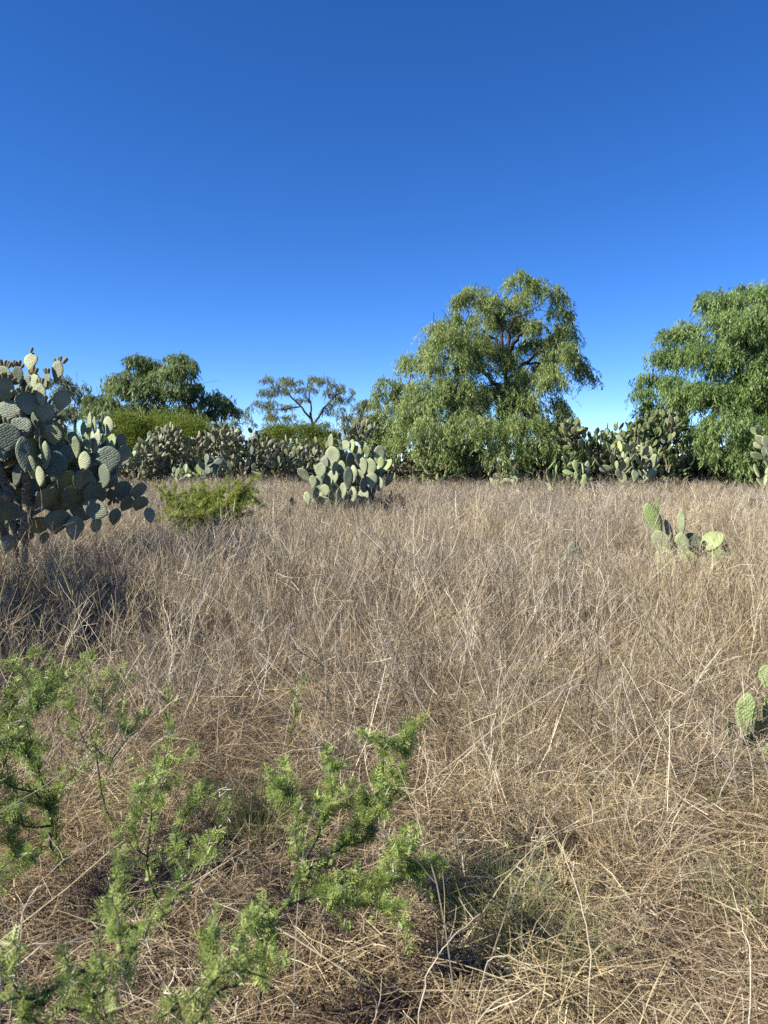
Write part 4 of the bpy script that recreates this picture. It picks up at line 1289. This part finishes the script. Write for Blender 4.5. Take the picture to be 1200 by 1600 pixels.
grass_tuft(775, 2.55, 320, .3, .17, 'dark green grass tuft in the lower right foreground')
grass_tuft(850, 2.35, 300, .27, .15, 'green grass tuft just right of and below the darker one')
grass_tuft(392, 3.15, 300, .34, .16, 'fine green grass tuft left of the middle acacia')
grass_tuft(690, 2.75, 120, .18, .12, 'thin greyish green tuft between the acacia and the right tufts')
grass_tuft(1185, 2.6, 220, .28, .15, 'green grass tuft at the lower right edge')
grass_tuft(755, 4.0, 110, .25, .16, 'faint green grass patch in the straw at middle distance')
grass_tuft(650, 6.3, 160, .35, .35, 'dull green patch sunk among the dry weeds in mid field')
grass_tuft(1165, 3.4, 70, .2, .1, 'small green tuft below the young cactus at the right edge')
grass_tuft(1000, 2.9, 150, .42, .1, 'leaning yellow straw tussock in the right foreground', M_STRAW, .8, .0035)
grass_tuft(905, 3.1, 130, .36, .12, 'upright golden straw tussock left of the leaning one', M_STRAW, .35, .003)


def leafy_stem(px, d, h, label):
    base = on_ground(px, d)
    root = link('leafy_plant', None, loc=base)
    st, lv = MB(), MB()
    P = wander([0, 0, 0], [.05, 0, 1], h, 6, .05)
    tube(st, P, np.linspace(.004, .002, 7), 5)
    link('stem', st.mesh('stem', M_GRASS), root)
    for k in range(20):
        t = rng.uniform(.3, 1)
        q = np.array([np.interp(t, np.linspace(0, 1, 7), P[:, i]) for i in range(3)])
        a = k * 2.4
        Q = wander(q, [math.cos(a) * .7, math.sin(a) * .7, 1], rng.uniform(.06, .1), 3, .05)
        ribbon(lv, Q[:3], .006, .013, .3)
        ribbon(lv, Q[2:], .013, .002, .35)
    link('leaves', lv.mesh('leaves', M_ACACIA), root)
    tag(root, label, 'plant')


leafy_stem(445, 3.9, .42, 'upright narrow leaved green weed among the dry grass')
leafy_stem(255, 3.7, .45, 'small light green leafy weed above the left acacia sprig')


def stalk(pts, r, label, twigs=3):
    reseed(label)
    P = np.array([np.array(q) for q in pts])
    r = r * .62
    base = P[0].copy()
    t = np.linspace(0, 1, len(P))
    tt = np.linspace(0, 1, 18)
    # smooth curve through the points
    Q = np.stack([np.interp(tt, t, P[:, i]) for i in range(3)], 1)
    for _ in range(2):
        Q[1:-1] = (Q[:-2] + 2 * Q[1:-1] + Q[2:]) / 4
    Q[1:-1] += rng.normal(size=(16, 3)) * .0025
    s = MB()
    tube(s, Q - base, np.linspace(r, r * .45, 18), 6, .6, .12)
    for k in range(twigs):
        i = rng.integers(6, 17)
        tube(s, wander(Q[i] - base, norm(Q[i] - Q[i - 1]) + rng.normal(size=3) * .7, rng.uniform(.04, .12), 3, .12), np.linspace(r * .45, r * .2, 4), 4, .7)
    o = link('dry_stalk', s.mesh('dry_stalk', M_STALK, True), None, Vector(base))
    tag(o, label, 'stalk')


def gp(px, d, z=0.0):
    q = on_ground(px, d)
    return np.array(q) + [0, 0, z]


stalk([gp(650, 1.92), at(660, 1540, 1.9), at(690, 1480, 1.92), at(750, 1428, 2.0)], .0042, 'thick pale bent stalk rising at bottom centre')
stalk([gp(1195, 1.95), at(1175, 1510, 2.0), at(1160, 1440, 2.1), at(1140, 1380, 2.2)], .0036, 'long pale stalk at the lower right edge')
stalk([gp(930, 2.0), at(925, 1480, 2.1), at(905, 1400, 2.2), at(880, 1330, 2.3), at(860, 1300, 2.4)], .003, 'arching pale stalk between the green tufts')
stalk([gp(805, 2.5), at(810, 1400, 2.4), at(825, 1370, 2.4), at(858, 1338, 2.45)], .003, 'short hooked pale stalk standing in the dark green tuft')
stalk([gp(745, 2.1), at(760, 1500, 2.05), at(790, 1492, 2.05), at(830, 1510, 2.0)], .003, 'low pale arched stalk over the dark hollow')
stalk([gp(20, 2.2), at(60, 1180, 2.2), at(-40, 1290, 1.9)][0:1] + [at(-40, 1290, 2.1), at(40, 1245, 2.3), at(130, 1190, 2.6), at(215, 1140, 2.9)], .0032, 'long straight bleached stalk slanting across the left acacia')
stalk([gp(205, 2.9), at(202, 1240, 2.85), at(200, 1150, 2.8), at(170, 1115, 2.75), at(130, 1093, 2.7)], .0032, 'bent upright bleached stalk beside the left sapling')
stalk([gp(-20, 1.9), at(30, 1420, 2.0), at(90, 1350, 2.1), at(150, 1310, 2.2)], .003, 'pale curved stalk at the lower left')
stalk([gp(-40, 1.6), at(0, 1487, 1.5), at(60, 1478, 1.5), at(140, 1468, 1.55)], .0035, 'cream coloured horizontal twig at the lower left edge', 1)
stalk([gp(980, 3.0), at(985, 1240, 2.9), at(1010, 1180, 2.9), at(1060, 1090, 2.9)], .0028, 'thin pale stalk leaning right in front of the young cactus')
stalk([gp(440, 3.6), at(442, 1180, 3.5), at(450, 1130, 3.5), at(456, 1100, 3.5)], .0035, 'short straight white stalk next to the narrow leaved weed', 0)
stalk([gp(330, 3.6), at(345, 1050, 3.6), at(300, 1040, 3.5), at(265, 1020, 3.5)], .003, 'grey stalk bowed over the weeds above the left acacia')

# ------------------------------------------------------------------ the field: dry weeds, straw, litter (uncountable)
def weed_proto(n_stem, seed_h, twigs, wmul, spread=.16, seg=5):
    w = MB()
    for k in range(n_stem):
        a, q = rng.uniform(0, 6.28), spread * rng.uniform(0, 1) ** .5
        lean = abs(rng.normal()) * .38
        la = rng.uniform(0, 6.28)
        L = seed_h * rng.uniform(.55, 1.15)
        P = wander([math.cos(a) * q, math.sin(a) * q, -.02], [math.cos(la) * lean, math.sin(la) * lean, 1], L, seg, .09, .06)
        t0 = float(np.clip(rng.normal(.52, .32), 0, 1))
        ribbon(w, P, .0034 * wmul, .0016 * wmul, t0)
        for j in range(twigs):
            i = rng.uniform(.3, .98) * seg
            i0 = int(i)
            q0 = P[i0] + (P[min(seg, i0 + 1)] - P[i0]) * (i - i0)
            d = norm(norm(P[-1] - P[0]) + rng.normal(size=3) * .6)
            S = wander(q0, d, L * rng.uniform(.12, .36), 2, .2)
            ribbon(w, S, .0020 * wmul, .0009 * wmul, float(np.clip(t0 + rng.normal() * .2, 0, 1)))
            if rng.uniform() < .6:
                d2 = norm(d + rng.normal(size=3) * .7)
                ribbon(w, [S[1], S[1] + d2 * L * rng.uniform(.05, .13)], .0015 * wmul, .0008 * wmul, float(np.clip(t0 + rng.normal() * .2, 0, 1)))
    return w


def long_proto(n, h, wmul):
    w = MB()
    for k in range(n):
        a, q, lean = rng.uniform(0, 6.28), .35 * rng.uniform(0, 1) ** .5, rng.uniform(.3, 1.5)
        la = rng.uniform(0, 6.28)
        P = wander([math.cos(a) * q, math.sin(a) * q, -.02], [math.cos(la) * lean, math.sin(la) * lean, 1], h * rng.uniform(.6, 1.3), 7, .06, .12)
        ribbon(w, P, .0046 * wmul, .0022 * wmul, rng.uniform(.75, 1.0))
        for j in range(3):
            i0 = int(rng.integers(3, 7))
            ribbon(w, wander(P[i0], norm(P[i0] - P[i0 - 1]) + rng.normal(size=3) * .5, h * rng.uniform(.1, .3), 3, .12), .0026 * wmul, .0012 * wmul, rng.uniform(.65, 1.0))
    return w


def straw_proto(n, h, wmul, lean=.45):
    w = MB()
    la = rng.uniform(0, 6.28)
    for k in range(n):
        a, q = rng.uniform(0, 6.28), .09 * rng.uniform(0, 1) ** .5
        P = wander([math.cos(a) * q, math.sin(a) * q, -.02], [math.cos(a) * lean + math.cos(la) * .3 + rng.normal() * .2, math.sin(a) * lean + math.sin(la) * .3 + rng.normal() * .2, 1], h * rng.uniform(.4, 1.2), 4, .09, .28)
        ribbon(w, P, .0030 * wmul, .0009 * wmul, float(np.clip(rng.normal(.5, .28), 0, 1)))
    return w


def litter_proto(n, r, wmul):
    w = MB()
    for k in range(n):
        a, q = rng.uniform(0, 6.28), r * rng.uniform(0, 1) ** .5
        b_ = rng.uniform(0, 6.28)
        z = rng.uniform(.0, .13) * rng.uniform(0.1, 1)
        P = wander([math.cos(a) * q, math.sin(a) * q, z], [math.cos(b_), math.sin(b_), rng.normal() * .3 + .1], rng.uniform(.06, .28), 3, .16, .12)
        P[:, 2] = np.maximum(P[:, 2], .002)
        ribbon(w, P, .0030 * wmul, .0012 * wmul, float(np.clip(rng.normal(.45, .3), 0, 1)), [0, 0, 1] if rng.uniform() < .5 else None)
    return w


def proto(name, mbx, mat):
    return bpy.data.objects.new(name, mbx.mesh(name, mat))      # kept out of the scene; only its geometry is scattered


def scatter_object(name, P, rot, scl, idx, protos, label, cat):
    me = bpy.data.meshes.new(name)
    me.vertices.add(len(P))
    me.vertices.foreach_set('co', np.asarray(P, np.float32).ravel())
    for an, ty, arr, key in (('rot', 'FLOAT_VECTOR', rot, 'vector'), ('scl', 'FLOAT_VECTOR', scl, 'vector'), ('idx', 'INT', idx, 'value')):
        a_ = me.attributes.new(an, ty, 'POINT')
        a_.data.foreach_set(key, np.asarray(arr, np.int32 if ty == 'INT' else np.float32).ravel())
    me.update()
    o = link(name, me)
    ng = bpy.data.node_groups.new(name + '_scatter', 'GeometryNodeTree')
    ng.interface.new_socket('Geometry', in_out='INPUT', socket_type='NodeSocketGeometry')
    ng.interface.new_socket('Geometry', in_out='OUTPUT', socket_type='NodeSocketGeometry')
    gi, go = ng.nodes.new('NodeGroupInput'), ng.nodes.new('NodeGroupOutput')
    jn = ng.nodes.new('GeometryNodeJoinGeometry')
    for pr in reversed(protos):          # the newest link comes first in the joined list
        oi = ng.nodes.new('GeometryNodeObjectInfo')
        oi.inputs['Object'].default_value = pr
        oi.inputs['As Instance'].default_value = False
        gt = ng.nodes.new('GeometryNodeGeometryToInstance')
        ng.links.new(oi.outputs['Geometry'], gt.inputs[0])
        ng.links.new(gt.outputs[0], jn.inputs[0])
    ip = ng.nodes.new('GeometryNodeInstanceOnPoints')
    ip.inputs['Pick Instance'].default_value = True
    ng.links.new(gi.outputs[0], ip.inputs['Points'])
    ng.links.new(jn.outputs[0], ip.inputs['Instance'])
    for an, ty, sock in (('rot', 'FLOAT_VECTOR', 'Rotation'), ('scl', 'FLOAT_VECTOR', 'Scale'), ('idx', 'INT', 'Instance Index')):
        na = ng.nodes.new('GeometryNodeInputNamedAttribute')
        na.data_type = ty
        na.inputs['Name'].default_value = an
        src = na.outputs[0]
        if sock == 'Rotation':
            er = ng.nodes.new('FunctionNodeEulerToRotation')
            ng.links.new(src, er.inputs[0])
            src = er.outputs[0]
        ng.links.new(src, ip.inputs[sock])
    ng.links.new(ip.outputs[0], go.inputs[0])
    md = o.modifiers.new('scatter', 'NODES')
    md.node_group = ng
    tag(o, label, cat, kind='stuff')
    return o


def patch_noise(x, y, s, ph=0.0):
    v = (np.sin(x * s + ph) * np.cos(y * s * .9 + ph * 2) + .6 * np.sin(x * s * 2.1 + y * s * 1.3 + ph) + .5 * np.cos(y * s * 2.7 - x * s * 1.7 + 2 * ph))
    return np.clip(.5 + v * .3, 0, 1)


def smooth(a, lo, hi):
    t = np.clip((a - lo) / (hi - lo), 0, 1)
    return t * t * (3 - 2 * t)


def compose(clumps, n, R, flat=1.0):
    """many turned and scaled clumps grown together into one patch of ground cover"""
    out_ = MB()
    for k in range(n):
        c = clumps[int(rng.integers(0, len(clumps)))]
        V, T = np.concatenate(c.V), np.concatenate(c.T)
        F = np.concatenate(c.F)
        a, ox, oy = rng.uniform(0, 6.28), rng.uniform(-R, R), rng.uniform(-R, R)
        sc = rng.uniform(.55, 1.3)
        tx, ty = rng.normal(size=2) * .2
        X = V[:, 0] + tx * V[:, 2]
        Y = V[:, 1] + ty * V[:, 2]
        W = np.stack([(X * math.cos(a) - Y * math.sin(a)) * sc + ox, (X * math.sin(a) + Y * math.cos(a)) * sc + oy, V[:, 2] * sc * flat], 1)
        out_.add(W, F, np.clip(T + rng.normal() * .12, 0, 1))
    return out_


def field_grid(s, y0, y1, side=.56, margin=1.4, jit=.04):
    """jittered grid over the wedge of field in view and a little beyond it"""
    X, Y = np.meshgrid(np.arange(-20, 20, s), np.arange(y0, y1, s))
    X, Y = X.ravel(), Y.ravel()
    X = X + rng.uniform(-jit, jit, len(X)) * s
    Y = Y + rng.uniform(-jit, jit, len(Y)) * s
    k = np.abs(X) < Y * side + margin
    return X[k], Y[k]


def lay(name, sets, label, cat, tilt=.03):
    """sets: (x, y, height factor, list of patch prototypes, index into them or None)"""
    P, R_, S, I, protos = [], [], [], [], []
    for x, y, hf, ps in sets:
        n = len(x)
        P.append(np.stack([x, y, ground_z(x, y)], 1))
        R_.append(np.stack([rng.normal(size=n) * tilt, rng.normal(size=n) * tilt, rng.integers(0, 4, n) * (math.pi / 2)], 1))
        sc = rng.uniform(.97, 1.05, n)
        S.append(np.stack([sc, sc, sc * hf], 1))
        I.append(len(protos) + rng.integers(0, len(ps), n))
        protos += ps
    P, R_, S, I = map(np.concatenate, (P, R_, S, I))
    return scatter_object(name, P, R_, S, I, protos, label, cat)


def in_front(x, y):
    """the growth is lower round the small plants that show above it"""
    f = np.ones_like(x)
    for px, d, hw_, amt in ((1065, 10.6, 1.0, .52), (888, 11.2, .5, .6), (1180, 4.1, .45, .3), (540, 17.6, 1.2, .2), (33, 9.4, .5, .3), (318, 13.6, .8, .35), (800, 2.5, .5, .5), (400, 3.2, .4, .4)):
        x0 = at(px, 800, d).x
        xl = x0 * y / d
        f -= amt * np.exp(-((x - xl) / hw_) ** 2) * smooth(y, d - 3.0, d - 1.2) * (1 - smooth(y, d + .2, d + .8))
    return np.clip(f, .3, 1)


reseed('field')
wc = [weed_proto(9, .62, 6, 1.0) for i in range(8)] + [weed_proto(4, .78, 7, 1.65, .2) for i in range(5)] + [weed_proto(6, .5, 8, 1.25, .15) for i in range(3)]
wm = [weed_proto(10, .62, 6, 1.2, .2, 4) for i in range(6)] + [weed_proto(5, .74, 6, 2.0, .22, 4) for i in range(3)]
wf = [weed_proto(11, .60, 4, 1.9, .25, 3) for i in range(8)]
W_DENSE = [proto('weed_patch', compose(wc, 21, .42), M_WEED) for i in range(8)]
W_THIN = [proto('weed_patch_thin', compose(wc, 9, .42), M_WEED) for i in range(6)]
W_MID = [proto('weed_patch_mid', compose(wm, 48, .62), M_WEED) for i in range(8)]
W_FAR = [proto('weed_patch_far', compose(wf, 76, 1.02), M_WEED) for i in range(8)]


def weed_h(x, y):
    return (.55 + .5 * smooth(y, 2.5, 5.5) + .45 * (patch_noise(x, y, .9, 2.0) - .5) + .35 * (patch_noise(x, y, 2.3, .7) - .5)) * in_front(x, y)


x, y = field_grid(.8, 1.5, 8.0)
dn = (.05 + .95 * smooth(y, 2.7, 4.6)) * (1 - .7 * smooth(x, .0, .6) * (1 - smooth(y, 3.0, 4.4))) * smooth(in_front(x, y), .3, .8) * (.25 + 1.0 * patch_noise(x, y, 1.5, .4))
pick = rng.uniform(0, 1, len(x))
d_ = pick < dn * .9
t_ = (~d_) & (pick < dn * .9 + .15 + .4 * smooth(y, 2.4, 4.5))
x1, y1 = field_grid(1.2, 8.3, 14.0)
m_ = rng.uniform(0, 1, len(x1)) < .3 + .9 * patch_noise(x1, y1, 1.2, 1.4)
W_MID_THIN = [proto('weed_patch_mid_thin', compose(wm, 24, .62), M_WEED) for i in range(5)]
x2, y2 = field_grid(2.0, 14.6, 30.0)
xl_, yl_ = field_grid(.8, 2.2, 10.0)
kl_ = rng.uniform(0, 1, len(xl_)) < .25 + .5 * smooth(yl_, 3, 4.5)
W_LONG = [proto('weed_long', long_proto(7, .8, 1.0), M_WEED) for i in range(8)]
lay('dry_weeds', [(xl_[kl_], yl_[kl_], .6 + .4 * in_front(xl_[kl_], yl_[kl_]), W_LONG), (x[d_], y[d_], weed_h(x[d_], y[d_]), W_DENSE), (x[t_], y[t_], weed_h(x[t_], y[t_]), W_THIN), (x1[m_], y1[m_], weed_h(x1[m_], y1[m_]), W_MID), (x1[~m_], y1[~m_], .8 * weed_h(x1[~m_], y1[~m_]), W_MID_THIN),
                  (x2, y2, (1.05 + .2 * (patch_noise(x2, y2, .5, 2.0) - .5)) * np.maximum(in_front(x2, y2), .8), W_FAR)],
    'tangle of grey brown dry weed stalks over the whole field', 'dry weeds')

reseed('straw')
sc_ = [straw_proto(46, .36, .85) for i in range(8)]
sf_ = [straw_proto(30, .42, 1.6) for i in range(5)]
S_NEAR = [proto('straw_patch', compose(sc_, 12, .45), M_STRAW) for i in range(8)]
S_FAR = [proto('straw_patch_far', compose(sf_, 14, .95), M_STRAW) for i in range(5)]
x, y = field_grid(.8, 1.4, 8)
k = rng.uniform(0, 1, len(x)) < .25 + .75 * patch_noise(x, y, 1.7, 3.1)
x, y = x[k], y[k]
x2, y2 = field_grid(1.8, 8.6, 24)
k = rng.uniform(0, 1, len(x2)) < .6 * patch_noise(x2, y2, .9, 1.1)
x2, y2 = x2[k], y2[k]
lay('straw_grass', [(x, y, (.32 + .4 * smooth(y, 2.2, 4.6) + .45 * patch_noise(x, y, 1.3, .9)) * in_front(x, y), S_NEAR), (x2, y2, (.9 + .5 * patch_noise(x2, y2, .8, .9)) * in_front(x2, y2), S_FAR)],
    'yellow straw grass growing in patches between the weeds', 'dry grass')

reseed('litter')
lc = [litter_proto(100, .2, .95) for i in range(10)]
L_BROWN = [proto('litter_patch', compose(lc, 34, .42), M_LITTER) for i in range(7)]
L_STRAW = [proto('litter_patch_pale', compose(lc, 36, .42), M_LITTER_PALE) for i in range(7)]
x, y = field_grid(.8, 1.2, 6.8)
pale = rng.uniform(0, 1, len(x)) < .12 + .8 * smooth(x + .5 * (patch_noise(x, y, 2.2, .3) - .5), -.1, .7)
one = np.ones_like(x)
lay('straw_litter', [(x[pale], y[pale], one[pale], L_STRAW), (x[~pale], y[~pale], one[~pale] * .85, L_BROWN)], 'matted layer of dead straw and leaves lying on the soil', 'litter', .015)
